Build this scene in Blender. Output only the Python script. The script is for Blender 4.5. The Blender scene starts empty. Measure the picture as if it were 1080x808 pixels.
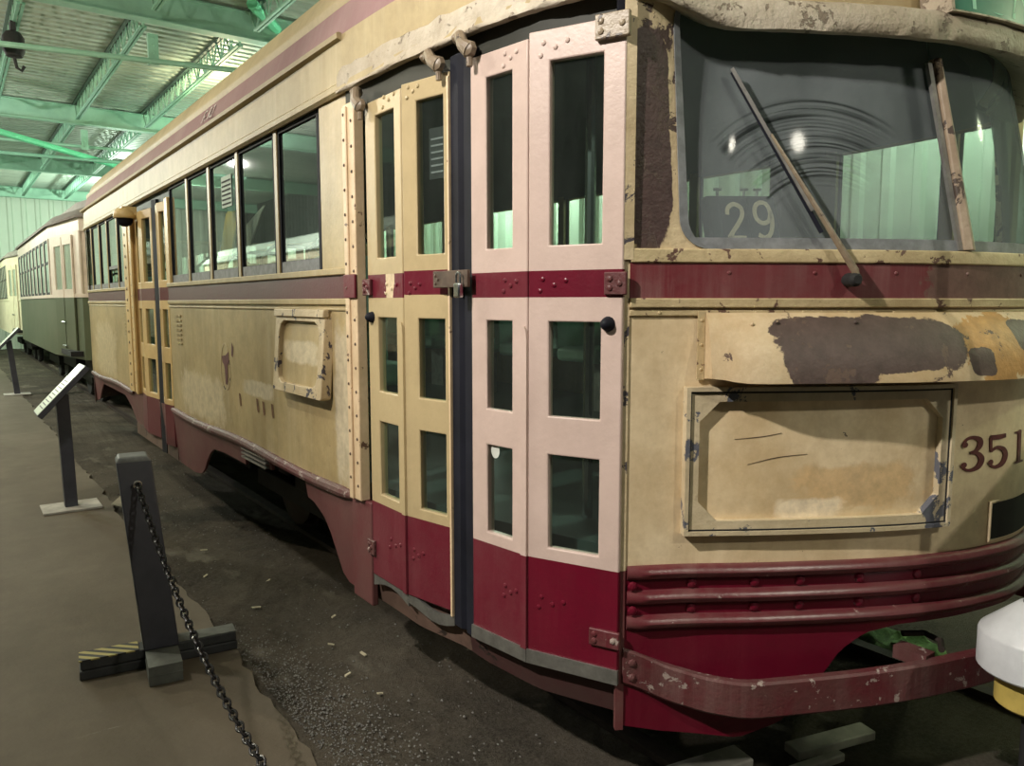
import bpy, bmesh, math, random
from mathutils import Vector, Matrix
random.seed(7)
scene = bpy.context.scene
COL = scene.collection
PI = math.pi

# ------------------------------------------------------------------ camera, world, lights, exposure
F = 810.0
EYE = 1.6
pitch = math.atan(84.6 / F)
yaw = math.atan((540 + 56) / F * math.cos(pitch))
s_, c_, sp_, cp_ = math.sin(yaw), math.cos(yaw), math.sin(pitch), math.cos(pitch)
rv = Vector((c_, -s_, 0)); fv = Vector((s_ * cp_, c_ * cp_, -sp_)); uv = rv.cross(fv)
cam_d = bpy.data.cameras.new('camera')
cam = bpy.data.objects.new('camera', cam_d); COL.objects.link(cam)
cam.matrix_world = Matrix(((rv.x, uv.x, -fv.x, 0), (rv.y, uv.y, -fv.y, 0), (rv.z, uv.z, -fv.z, EYE), (0, 0, 0, 1)))
cam_d.sensor_width = 36.0; cam_d.lens = F / 1080 * 36; cam_d.clip_start = 0.05
scene.camera = cam

scene.view_settings.view_transform = 'Standard'
scene.view_settings.look = 'None'
scene.view_settings.gamma = 1.0
scene.view_settings.use_curve_mapping = False
scene.view_settings.exposure = 0.0

w = bpy.data.worlds.new('night_hall'); scene.world = w; w.use_nodes = True
w.node_tree.nodes['Background'].inputs[0].default_value = (0.55, 0.62, 0.58, 1)
w.node_tree.nodes['Background'].inputs[1].default_value = 0.05

def lamp(name, loc, power, color, radius=0.18):
    d = bpy.data.lights.new(name, 'POINT'); d.energy = power; d.color = color; d.shadow_soft_size = radius
    o = bpy.data.objects.new(name, d); COL.objects.link(o); o.location = loc
    return o
def spot(name, loc, to, power, color, angle, blend=0.4, radius=0.15):
    d = bpy.data.lights.new(name, 'SPOT'); d.energy = power; d.color = color; d.shadow_soft_size = radius
    d.spot_size = math.radians(angle); d.spot_blend = blend
    o = bpy.data.objects.new(name, d); COL.objects.link(o); o.location = loc
    o.rotation_euler = (Vector(to) - Vector(loc)).to_track_quat('-Z', 'Y').to_euler()
    return o
WARM = (1.0, 0.86, 0.70); GREEN = (0.96, 1.0, 0.90); NEUT = (1.0, 0.93, 0.82)
spot('aisle_spot', (-2.5, 1.6, 4.5), (1.65, 1.6, 1.75), 1250, (1.0, 0.93, 0.84), 56, 0.9, 0.07)
lamp('aisle_lamp', (-0.9, 4.7, 4.6), 215, (1.0, 0.92, 0.80), 0.07)
lamp('front_lamp', (1.9, -4.0, 5.1), 330, (1.0, 0.95, 0.80), 0.10)
lamp('aisle_lamp', (-2.2, 9.4, 4.4), 400, (1.0, 0.86, 0.66), 0.07)
lamp('aisle_lamp', (-2.0, 15.5, 4.3), 620, (1.0, 0.96, 0.88), 0.07)
lamp('aisle_lamp', (-2.0, 24.0, 4.3), 1050, (0.90, 1.0, 0.80), 0.1)
lamp('far_side_lamp', (6.3, -1.5, 4.0), 170, (0.88, 1.0, 0.62), 0.10)
lamp('far_side_lamp', (6.5, 3.2, 3.4), 85, GREEN, 0.1)
lamp('far_side_lamp', (6.5, 9.5, 3.5), 230, GREEN, 0.1)
lamp('far_side_lamp', (6.0, 16.0, 4.0), 420, (0.74, 1.0, 0.78), 0.1)
lamp('far_side_lamp', (4.5, 26.0, 4.2), 700, (0.80, 1.0, 0.82), 0.1)
lamp('roof_lamp', (3.9, 13.2, 4.75), 120, (1.0, 0.90, 0.55), 0.1)

# ------------------------------------------------------------------ node helpers
class NT:
    def __init__(self, name):
        self.m = bpy.data.materials.new(name); self.m.use_nodes = True
        self.t = self.m.node_tree; self.t.nodes.clear()
        self.out = self.t.nodes.new('ShaderNodeOutputMaterial')
        self.tc = self.t.nodes.new('ShaderNodeTexCoord')
    def link(self, a, b): self.t.links.new(a, b)
    def put(self, sock, v):
        if v is None: return
        if hasattr(v, 'is_output') or isinstance(v, bpy.types.NodeSocket): self.link(v, sock)
        else:
            if isinstance(v, (tuple, list)) and len(v) == 3 and sock.type == 'RGBA': v = (*v, 1)
            sock.default_value = v
    def noise(self, scale, detail=4, rough=0.55, vec=None, dist=0.0):
        n = self.t.nodes.new('ShaderNodeTexNoise'); n.inputs['Scale'].default_value = scale
        n.inputs['Detail'].default_value = detail; n.inputs['Roughness'].default_value = rough
        n.inputs['Distortion'].default_value = dist
        self.link(vec if vec is not None else self.tc.outputs['Object'], n.inputs['Vector'])
        return n.outputs['Fac']
    def mapping(self, scale=(1, 1, 1), loc=(0, 0, 0), rot=(0, 0, 0), vec=None):
        n = self.t.nodes.new('ShaderNodeMapping')
        n.inputs['Scale'].default_value = scale; n.inputs['Location'].default_value = loc; n.inputs['Rotation'].default_value = rot
        self.link(vec if vec is not None else self.tc.outputs['Object'], n.inputs['Vector'])
        return n.outputs['Vector']
    def ramp(self, fac, a, b):
        n = self.t.nodes.new('ShaderNodeMapRange'); n.clamp = True
        self.link(fac, n.inputs['Value'])
        n.inputs['From Min'].default_value = a; n.inputs['From Max'].default_value = b
        return n.outputs['Result']
    def math(self, op, a, b=None, c=None):
        n = self.t.nodes.new('ShaderNodeMath'); n.operation = op
        for i, v in enumerate((a, b, c)):
            if v is not None: self.put(n.inputs[i], v)
        return n.outputs[0]
    def mix(self, fac, a, b):
        n = self.t.nodes.new('ShaderNodeMix'); n.data_type = 'RGBA'
        self.put(n.inputs[0], fac); self.put(n.inputs[6], a); self.put(n.inputs[7], b)
        return n.outputs[2]
    def xyz(self, vec=None):
        n = self.t.nodes.new('ShaderNodeSeparateXYZ')
        self.link(vec if vec is not None else self.tc.outputs['Object'], n.inputs[0]); return n.outputs
    def bump(self, h, strength=0.3, dist=0.01):
        n = self.t.nodes.new('ShaderNodeBump'); n.inputs['Strength'].default_value = strength; n.inputs['Distance'].default_value = dist
        self.link(h, n.inputs['Height']); return n.outputs[0]
    def bsdf(self, col, rough=0.5, metal=0.0, normal=None, spec=0.4, emit=None):
        n = self.t.nodes.new('ShaderNodeBsdfPrincipled')
        self.put(n.inputs['Base Color'], col); self.put(n.inputs['Roughness'], rough); self.put(n.inputs['Metallic'], metal)
        n.inputs['Specular IOR Level'].default_value = spec
        if normal is not None: self.link(normal, n.inputs['Normal'])
        return n.outputs[0]
    def done(self, sh): self.link(sh, self.out.inputs['Surface']); return self.m

CAR = (2.65, 6.0, 0.0)      # base of the near streetcar; part meshes are local to it

def paint(name, base, dirt, dirt_amt=0.55, chip=None, chip_lo=0.66, chip_scale=9, rough=0.5, streak=0.35, streak_col=None,
          bump=0.15, blobs=(), spec=0.35, soft=0.03):
    """old enamel: broad stains, vertical run marks, sharp edged chips; blobs = (centre, half size, colour, raggedness) wear patches"""
    n = NT(name)
    lo = n.ramp(n.noise(1.7, 7, 0.65), 0.42, 0.64)
    fine = n.ramp(n.noise(28, 5, 0.7), 0.35, 0.75)
    st = n.math('MULTIPLY', n.ramp(n.noise(1.0, 6, 0.7, n.mapping((9, 9, 0.55))), 0.47, 0.72), n.ramp(n.noise(2.3, 4, 0.6, n.mapping((1, 1, 1), (5, 2, 1))), 0.35, 0.65))
    mott = n.ramp(n.noise(6.5, 8, 0.72, n.mapping((1, 1, 1), (2, 7, 4))), 0.42, 0.66)
    col = n.mix(n.math('MULTIPLY', lo, dirt_amt), base, dirt)
    col = n.mix(n.math('MULTIPLY', fine, dirt_amt * 0.45), col, dirt)
    col = n.mix(n.math('MULTIPLY', mott, dirt_amt * 0.62), col, tuple(k * 0.75 for k in dirt))
    col = n.mix(n.math('MULTIPLY', st, streak), col, streak_col or dirt)
    h = n.noise(60, 4, 0.6)
    for ctr, hs, c, rag in blobs:
        l = n.mapping((1 / hs[0], 1 / hs[1], 1 / hs[2]), tuple(-(a - b) / k for a, b, k in zip(ctr, CAR, hs)))
        x = n.xyz(l)
        r = n.math('POWER', n.math('ADD', n.math('ADD', n.math('POWER', n.math('ABSOLUTE', x[0]), 4.0), n.math('POWER', n.math('ABSOLUTE', x[1]), 4.0)), n.math('POWER', n.math('ABSOLUTE', x[2]), 4.0)), 0.25)
        r = n.math('ADD', r, n.math('MULTIPLY', n.math('SUBTRACT', n.noise(7.0, 9, 0.68, None, 0.3), 0.5), rag * 2.0))
        mask = n.math('MULTIPLY', n.ramp(r, 1.0, 1.0 - soft), 1.0 if soft < 0.1 else 0.75)
        cc = n.mix(n.ramp(n.noise(19, 6, 0.7), 0.35, 0.7), c, tuple(k * 1.6 for k in c))
        col = n.mix(mask, col, cc)
    if chip is not None:
        cm = n.ramp(n.noise(chip_scale, 8, 0.68, dist=0.4), chip_lo, chip_lo + 0.012)
        col = n.mix(cm, col, chip)
        h = n.math('SUBTRACT', h, cm)
    return n.done(n.bsdf(col, rough, 0, n.bump(h, bump, 0.006), spec))

def plain(name, col, rough=0.5, metal=0.0, var=0.25, scale=8, bump=0.1, spec=0.4):
    n = NT(name)
    f = n.ramp(n.noise(scale, 6, 0.65), 0.3, 0.75)
    dark = tuple(k * (1 - var) for k in col); lite = tuple(min(1, k * (1 + var)) for k in col)
    c = n.mix(f, dark, lite)
    return n.done(n.bsdf(c, rough, metal, n.bump(n.noise(scale * 6, 4), bump, 0.004), spec))

def glass(name, tint=(0.75, 0.85, 0.8), dust=0.06, dust_col=(0.5, 0.55, 0.52), refl=0.9):
    n = NT(name)
    tr = n.t.nodes.new('ShaderNodeBsdfTransparent'); tr.inputs[0].default_value = (*tint, 1)
    gl = n.t.nodes.new('ShaderNodeBsdfGlossy'); gl.inputs['Roughness'].default_value = 0.02; gl.inputs[0].default_value = (1, 1, 1, 1)
    fr = n.t.nodes.new('ShaderNodeFresnel'); fr.inputs[0].default_value = 1.5
    di = n.t.nodes.new('ShaderNodeBsdfDiffuse'); di.inputs[0].default_value = (*dust_col, 1)
    m1 = n.t.nodes.new('ShaderNodeMixShader'); m2 = n.t.nodes.new('ShaderNodeMixShader')
    geo = n.t.nodes.new('ShaderNodeNewGeometry'); front = n.math('SUBTRACT', 1.0, geo.outputs['Backfacing'])
    n.link(n.math('MULTIPLY', n.math('MULTIPLY', fr.outputs[0], front), refl), m1.inputs[0]); n.link(tr.outputs[0], m1.inputs[1]); n.link(gl.outputs[0], m1.inputs[2])
    d = n.math('MULTIPLY', n.math('ADD', n.ramp(n.noise(2.2, 6, 0.65, n.mapping((3, 3, 1))), 0.25, 0.8), 0.35), dust)
    n.link(d, m2.inputs[0]); n.link(m1.outputs[0], m2.inputs[1]); n.link(di.outputs[0], m2.inputs[2])
    return n.done(m2.outputs[0])

# ------------------------------------------------------------------ materials
CREAM = (0.66, 0.52, 0.26); CREAMD = (0.33, 0.25, 0.12); CHIPC = (0.10, 0.065, 0.05)
M = {}
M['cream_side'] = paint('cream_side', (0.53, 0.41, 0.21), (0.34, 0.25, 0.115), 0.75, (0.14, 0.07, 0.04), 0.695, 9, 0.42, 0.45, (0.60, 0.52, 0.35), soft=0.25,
    blobs=[((1.33, 3.46, 1.37), (0.3, 0.24, 0.06), (0.50, 0.43, 0.30), 0.5), ((1.341, 5.35, 0.98), (0.3, 0.62, 0.17), (0.52, 0.44, 0.30), 0.6),
           ((1.341, 4.2, 1.13), (0.3, 0.26, 0.05), (0.48, 0.42, 0.31), 0.6), ((1.341, 3.05, 1.15), (0.3, 0.10, 0.4), (0.46, 0.40, 0.29), 0.6), ((1.341, 9.2, 1.1), (0.3, 0.7, 0.3), (0.48, 0.40, 0.26), 0.8)])
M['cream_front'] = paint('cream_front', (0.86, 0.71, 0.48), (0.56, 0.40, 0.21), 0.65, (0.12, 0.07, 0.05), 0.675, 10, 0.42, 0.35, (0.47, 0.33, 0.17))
M['cream_worn'] = paint('cream_worn', (0.70, 0.58, 0.38), (0.40, 0.30, 0.16), 0.7, (0.07, 0.06, 0.07), 0.575, 11, 0.5, 0.4, bump=0.4)
M['cream_bead'] = paint('cream_bead', (0.66, 0.54, 0.32), (0.36, 0.26, 0.13), 0.7, (0.13, 0.07, 0.05), 0.585, 15, 0.5, 0.3, bump=0.4)
M['letterboard'] = paint('letterboard', (0.46, 0.36, 0.19), (0.34, 0.26, 0.13), 0.7, None, streak=0.65, streak_col=(0.62, 0.53, 0.33), rough=0.5)
M['roof_cream'] = paint('roof_cream', (0.52, 0.41, 0.23), (0.36, 0.28, 0.15), 0.6, None, streak=0.3, rough=0.55)
M['brow'] = paint('brow', (0.58, 0.52, 0.42), (0.36, 0.29, 0.20), 0.8, (0.24, 0.19, 0.14), 0.595, 17, 0.6, 0.3, bump=0.9)
M['door_cream'] = paint('door_cream', (0.50, 0.395, 0.22), (0.42, 0.33, 0.18), 0.5, None, rough=0.38, streak=0.15)
M['door_pink'] = paint('door_pink', (0.61, 0.475, 0.42), (0.54, 0.41, 0.35), 0.5, None, rough=0.38, streak=0.15)
M['rear_door'] = paint('rear_door', (0.78, 0.55, 0.25), (0.55, 0.38, 0.17), 0.5, (0.18, 0.09, 0.04), 0.72, 12, 0.4, 0.2)
M['jamb'] = paint('jamb', (0.80, 0.62, 0.42), (0.55, 0.40, 0.22), 0.6, (0.16, 0.09, 0.06), 0.625, 16, 0.45, 0.3)
M['maroon'] = paint('maroon', (0.125, 0.004, 0.018), (0.17, 0.055, 0.06), 0.42, (0.36, 0.25, 0.2), 0.72, 14, 0.36, 0.4, (0.22, 0.07, 0.08), blobs=[((1.33, 2.565, 1.665), (0.2, 0.032, 0.06), (0.50, 0.40, 0.26), 0.9)])
M['maroon_clean'] = paint('maroon_clean', (0.135, 0.003, 0.018), (0.11, 0.010, 0.02), 0.5, None, rough=0.33, streak=0.18, streak_col=(0.24, 0.05, 0.06))
M['maroon_skirt'] = paint('maroon_skirt', (0.125, 0.024, 0.03), (0.16, 0.078, 0.07), 0.75, (0.22, 0.14, 0.10), 0.70, 9, 0.5, 0.4, (0.24, 0.13, 0.11))
M['maroon_worn'] = paint('maroon_worn', (0.115, 0.008, 0.018), (0.12, 0.062, 0.055), 0.85, (0.34, 0.27, 0.24), 0.605, 17, 0.42, 0.5, (0.26, 0.18, 0.165), bump=0.4)
M['maroon_belt'] = paint('maroon_belt', (0.105, 0.02, 0.027), (0.12, 0.045, 0.043), 0.6, None, rough=0.45, streak=0.2)
M['maroon_roof'] = paint('maroon_roof', (0.26, 0.13, 0.14), (0.34, 0.21, 0.20), 0.8, None, rough=0.7, streak=0.4, streak_col=(0.38, 0.27, 0.25))
M['belt_front'] = paint('belt_front', (0.165, 0.014, 0.024), (0.17, 0.085, 0.08), 0.5, None, rough=0.42, streak=0.8, streak_col=(0.36, 0.24, 0.22),
    blobs=[((2.75, 1.03, 1.66), (0.45, 0.5, 0.3), (0.13, 0.075, 0.062), 0.5)])
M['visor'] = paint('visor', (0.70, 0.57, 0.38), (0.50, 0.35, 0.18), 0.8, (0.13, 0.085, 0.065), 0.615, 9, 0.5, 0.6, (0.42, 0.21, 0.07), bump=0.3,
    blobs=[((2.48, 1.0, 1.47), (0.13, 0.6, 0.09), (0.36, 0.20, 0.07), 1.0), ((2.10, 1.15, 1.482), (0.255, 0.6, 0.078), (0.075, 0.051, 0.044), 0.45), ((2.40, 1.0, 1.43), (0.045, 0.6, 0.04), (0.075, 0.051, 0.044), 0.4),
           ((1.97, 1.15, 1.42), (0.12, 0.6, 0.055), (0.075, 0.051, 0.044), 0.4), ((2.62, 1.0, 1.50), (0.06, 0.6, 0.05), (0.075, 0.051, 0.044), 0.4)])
M['bare_post'] = paint('bare_post', (0.70, 0.57, 0.36), (0.45, 0.33, 0.18), 0.7, (0.085, 0.055, 0.045), 0.555, 13, 0.5, 0.3, bump=0.5,
    blobs=[((1.604, 1.56, 2.06), (0.062, 0.5, 0.31), (0.060, 0.036, 0.033), 0.28)])
M['frame_worn'] = paint('frame_worn', (0.70, 0.60, 0.42), (0.45, 0.35, 0.20), 0.6, (0.12, 0.125, 0.15), 0.575, 8, 0.5, 0.2, bump=0.4)
M['divider'] = paint('divider_worn', (0.50, 0.41, 0.30), (0.25, 0.18, 0.12), 0.9, (0.07, 0.05, 0.04), 0.52, 13, 0.5, 0.4, bump=0.4)
M['ad_panel'] = paint('ad_panel', (0.90, 0.75, 0.51), (0.60, 0.42, 0.21), 0.75, (0.09, 0.05, 0.04), 0.70, 14, 0.42, 0.2, (0.5, 0.36, 0.18), soft=0.3, blobs=[((2.16, 1.2, 1.06), (0.20, 0.8, 0.075), (0.50, 0.34, 0.17), 1.0), ((2.02, 1.3, 0.99), (0.10, 0.8, 0.04), (0.72, 0.62, 0.46), 0.8)])
M['rubber'] = plain('rubber', (0.010, 0.011, 0.018), 0.7, 0, 0.4, 6, spec=0.2)
M['dark'] = plain('dark_steel', (0.02, 0.02, 0.02), 0.8, 0, 0.4, 5)
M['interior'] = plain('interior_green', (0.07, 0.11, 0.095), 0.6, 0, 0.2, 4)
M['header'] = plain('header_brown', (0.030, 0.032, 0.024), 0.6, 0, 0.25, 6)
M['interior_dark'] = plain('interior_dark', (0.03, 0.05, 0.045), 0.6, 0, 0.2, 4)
M['panel_green'] = plain('partition_green', (0.36, 0.46, 0.36), 0.6, 0, 0.12, 5)
M['panel_pale'] = plain('pale_roof_paint', (0.55, 0.66, 0.58), 0.6, 0, 0.12, 3)
M['seat_green'] = plain('seat_green', (0.34, 0.52, 0.42), 0.5, 0, 0.2, 5)
M['chrome'] = plain('chrome', (0.55, 0.57, 0.6), 0.22, 1.0, 0.1, 5)
M['steel'] = plain('steel', (0.32, 0.31, 0.29), 0.45, 0.7, 0.35, 14)
M['bracket'] = paint('bracket', (0.34, 0.27, 0.18), (0.16, 0.11, 0.075), 0.8, (0.06, 0.04, 0.03), 0.6, 30, 0.4, 0.2, bump=0.5, spec=0.6)
M['hasp'] = plain('hasp_brown', (0.11, 0.075, 0.055), 0.5, 0.3, 0.3, 20)
M['kick'] = plain('kick_metal', (0.30, 0.30, 0.28), 0.4, 0.75, 0.3, 18)
M['step_brown'] = paint('step_brown', (0.20, 0.13, 0.10), (0.10, 0.06, 0.045), 0.8, (0.035, 0.025, 0.02), 0.6, 8, 0.6, 0.3)
M['step_dark'] = paint('step_dark_maroon', (0.055, 0.014, 0.016), (0.06, 0.035, 0.03), 0.8, (0.02, 0.015, 0.012), 0.6, 8, 0.6, 0.3)
M['gasket'] = plain('gasket_grey', (0.20, 0.21, 0.22), 0.6, 0, 0.35, 20)
M['glass'] = glass('window_glass', (0.80, 0.88, 0.84), 0.02)
M['glass_side'] = glass('side_glass', (0.88, 0.94, 0.90), 0.07, (0.45, 0.52, 0.5), 1.8)
M['tan_digit'] = plain('tan_digit', (0.85, 0.62, 0.46), 0.6, 0, 0.15, 30)
M['box_black'] = plain('box_black', (0.018, 0.024, 0.024), 0.7, 0, 0.3, 10)
M['sign_green'] = plain('sign_green', (0.03, 0.17, 0.115), 0.35, 0, 0.12, 8)
M['sign_text'] = plain('sign_text', (0.30, 0.62, 0.45), 0.5, 0, 0.1, 8)
M['number'] = plain('number_maroon', (0.13, 0.035, 0.035), 0.5, 0, 0.3, 40)
M['chalk'] = plain('chalk_white', (0.62, 0.55, 0.52), 0.8, 0, 0.3, 60)
M['yellow_cloth'] = plain('yellow_cloth', (0.88, 0.56, 0.06), 0.8, 0, 0.12, 6)
M['blue_cloth'] = plain('blue_grey_cloth', (0.30, 0.40, 0.46), 0.8, 0, 0.12, 6)
M['paper'] = plain('white_paper', (0.62, 0.64, 0.58), 0.8, 0, 0.08, 6)
M['ink'] = plain('black_ink', (0.02, 0.02, 0.02), 0.8)
M['post_grey'] = plain('post_charcoal', (0.065, 0.067, 0.085), 0.5, 0, 0.22, 7)
M['post_top'] = plain('post_worn_top', (0.16, 0.17, 0.17), 0.6, 0, 0.3, 20)
M['foot_grey'] = plain('foot_grey', (0.13, 0.14, 0.125), 0.65, 0, 0.35, 12)
M['foot_dark'] = plain('foot_dark', (0.045, 0.048, 0.05), 0.65, 0, 0.35, 12)
M['chain'] = plain('chain_black', (0.035, 0.035, 0.037), 0.32, 0.6, 0.3, 40)
M['white_paint'] = plain('white_drum', (0.62, 0.64, 0.66), 0.4, 0, 0.12, 10)
M['yellow_paint'] = plain('yellow_collar', (0.55, 0.42, 0.11), 0.5, 0, 0.2, 10)
M['tram_green'] = paint('tram_green', (0.085, 0.11, 0.06), (0.13, 0.14, 0.085), 0.7, None, rough=0.45, streak=0.4)
M['tram_cream'] = paint('tram_cream', (0.78, 0.67, 0.57), (0.60, 0.50, 0.40), 0.5, None, rough=0.45, streak=0.2)
M['tram_roof'] = plain('tram_roof_grey', (0.25, 0.22, 0.20), 0.7, 0, 0.25, 3)
M['tram_cream2'] = paint('tram_pale_cream', (0.72, 0.66, 0.48), (0.5, 0.44, 0.3), 0.5, None, rough=0.45, streak=0.2)
M['mint'] = plain('mint_steel', (0.26, 0.46, 0.345), 0.55, 0, 0.14, 3)
M['mint_dark'] = plain('mint_steel_aged', (0.19, 0.38, 0.28), 0.55, 0, 0.14, 3)
M['chord'] = plain('shaded_green_chord', (0.05, 0.085, 0.065), 0.6, 0, 0.2, 3)  # joist green darkened to hold the shade under the roof deck
M['mint_bright'] = plain('bright_green_steel', (0.16, 0.62, 0.36), 0.5, 0, 0.1, 3)
M['wood_grey'] = plain('weathered_plank', (0.46, 0.44, 0.40), 0.8, 0, 0.3, 9)
M['rail_steel'] = plain('rusty_rail', (0.06, 0.045, 0.038), 0.6, 0.4, 0.4, 12)
M['sign_board'] = plain('sign_board_pale', (0.50, 0.58, 0.42), 0.4, 0, 0.12, 5)
M['lit_ground'] = plain('lit_ground_green', (0.20, 0.36, 0.13), 0.9, 0, 0.6, 22, 0.8)  # green light on the ground, put into the colour
M['card'] = plain('cardboard', (0.30, 0.27, 0.20), 0.9, 0, 0.2, 9)

def deck_mat():
    n = NT('roof_deck_metal')
    f = n.ramp(n.noise(0.35, 5, 0.6), 0.3, 0.7)
    g = n.ramp(n.noise(1.0, 5, 0.6, n.mapping((0.5, 5, 1))), 0.35, 0.75)
    c = n.mix(f, (0.27, 0.36, 0.30), (0.48, 0.53, 0.45)); c = n.mix(n.math('MULTIPLY', g, 0.5), c, (0.20, 0.26, 0.22))
    return n.done(n.bsdf(c, 0.5, 0.15))
M['deck'] = deck_mat()
M['darkwall'] = plain('dark_cladding', (0.05, 0.06, 0.055), 0.8, 0, 0.2, 3)
def ribwall_mat():
    n = NT('ribbed_wall_metal')
    c = n.mix(n.ramp(n.noise(0.6, 5, 0.6), 0.3, 0.7), (0.50, 0.60, 0.50), (0.62, 0.70, 0.60))
    return n.done(n.bsdf(c, 0.5))
M['ribwall'] = ribwall_mat()
def concrete_mat():
    n = NT('brown_concrete')
    a = n.ramp(n.noise(0.9, 7, 0.62, n.mapping((1, 0.6, 1))), 0.32, 0.7)
    b = n.ramp(n.noise(5.0, 6, 0.7), 0.35, 0.7)
    c = n.mix(a, (0.115, 0.095, 0.068), (0.20, 0.17, 0.13)); c = n.mix(n.math('MULTIPLY', b, 0.45), c, (0.10, 0.085, 0.065))
    sc = n.ramp(n.noise(3.0, 8, 0.6, n.mapping((1, 3, 1)), 1.5), 0.69, 0.74)
    c = n.mix(n.math('MULTIPLY', sc, 0.5), c, (0.30, 0.27, 0.23))
    return n.done(n.bsdf(c, 0.75, 0, n.bump(n.noise(45, 6, 0.7), 0.25, 0.01), 0.2))
M['concrete'] = concrete_mat()
def dirt_mat():
    n = NT('dark_ballast_dirt')
    a = n.ramp(n.noise(1.6, 7, 0.65), 0.35, 0.68)
    b = n.ramp(n.noise(60, 6, 0.75), 0.4, 0.72)
    c = n.mix(a, (0.045, 0.038, 0.029), (0.13, 0.108, 0.08)); c = n.mix(n.math('MULTIPLY', b, 0.5), c, (0.17, 0.155, 0.13))
    pal = n.ramp(n.noise(2.1, 7, 0.6, n.mapping((1.2, 0.5, 1), (3, 1, 0))), 0.60, 0.68)
    c = n.mix(n.math('MULTIPLY', pal, 0.6), c, (0.26, 0.235, 0.19))
    return n.done(n.bsdf(c, 0.9, 0, n.bump(n.noise(70, 8, 0.8), 0.8, 0.02), 0.15))
M['dirt'] = dirt_mat()
def hazard_mat():
    n = NT('hazard_tape')
    x = n.xyz()
    v = n.math('FRACT', n.math('MULTIPLY', n.math('ADD', x[0], x[1]), 17.0))
    c = n.mix(n.ramp(v, 0.48, 0.54), (0.42, 0.36, 0.13), (0.035, 0.035, 0.03))
    return n.done(n.bsdf(c, 0.6))
M['hazard'] = hazard_mat()
def windshield_mat():
    """dusty glass; the wiper has dragged dark arcs through the dust"""
    n = NT('dusty_windshield')
    tr = n.t.nodes.new('ShaderNodeBsdfTransparent'); tr.inputs[0].default_value = (0.80, 0.87, 0.83, 1)
    gl = n.t.nodes.new('ShaderNodeBsdfGlossy'); gl.inputs['Roughness'].default_value = 0.05; gl.inputs[0].default_value = (0.03, 0.03, 0.03, 1)
    fr = n.t.nodes.new('ShaderNodeFresnel'); fr.inputs[0].default_value = 1.5
    di = n.t.nodes.new('ShaderNodeBsdfDiffuse'); di.inputs[0].default_value = (0.54, 0.58, 0.62, 1)
    m1 = n.t.nodes.new('ShaderNodeMixShader'); m2 = n.t.nodes.new('ShaderNodeMixShader')
    geo = n.t.nodes.new('ShaderNodeNewGeometry'); front = n.math('SUBTRACT', 1.0, geo.outputs['Backfacing'])
    n.link(n.math('MULTIPLY', fr.outputs[0], front), m1.inputs[0]); n.link(tr.outputs[0], m1.inputs[1]); n.link(gl.outputs[0], m1.inputs[2])
    piv = (2.085 - CAR[0], 1.30 - CAR[1], 1.69)
    x = n.xyz(n.mapping((1, 1, 1), tuple(-k for k in piv)))
    hx = n.math('MULTIPLY', x[0], 1.19)
    r = n.math('SQRT', n.math('ADD', n.math('MULTIPLY', hx, hx), n.math('MULTIPLY', x[2], x[2])))
    ang = n.math('ARCTAN2', hx, x[2])
    comb = n.t.nodes.new('ShaderNodeCombineXYZ'); n.link(n.math('MULTIPLY', r, 95.0), comb.inputs[0]); n.link(n.math('MULTIPLY', ang, 0.5), comb.inputs[1])
    lines = n.ramp(n.noise(1.0, 3, 0.6, comb.outputs[0]), 0.46, 0.60)
    band = n.math('MULTIPLY', n.ramp(r, 0.24, 0.27), n.ramp(r, 0.515, 0.505))
    sect = n.math('MULTIPLY', n.ramp(ang, -0.74, -0.70), n.ramp(ang, 0.62, 0.35))
    arcs = n.math('MULTIPLY', n.math('MULTIPLY', lines, band), sect)
    d = n.math('ADD', n.math('MULTIPLY', n.ramp(n.noise(2.5, 7, 0.65, n.mapping((2, 2, 0.8))), 0.3, 0.75), 0.11), 0.12)
    d = n.math('MULTIPLY', d, n.math('SUBTRACT', 1.0, n.math('MULTIPLY', arcs, 0.85)))
    n.link(d, m2.inputs[0]); n.link(m1.outputs[0], m2.inputs[1]); n.link(di.outputs[0], m2.inputs[2])
    return n.done(m2.outputs[0])
M['windshield'] = windshield_mat()

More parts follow.
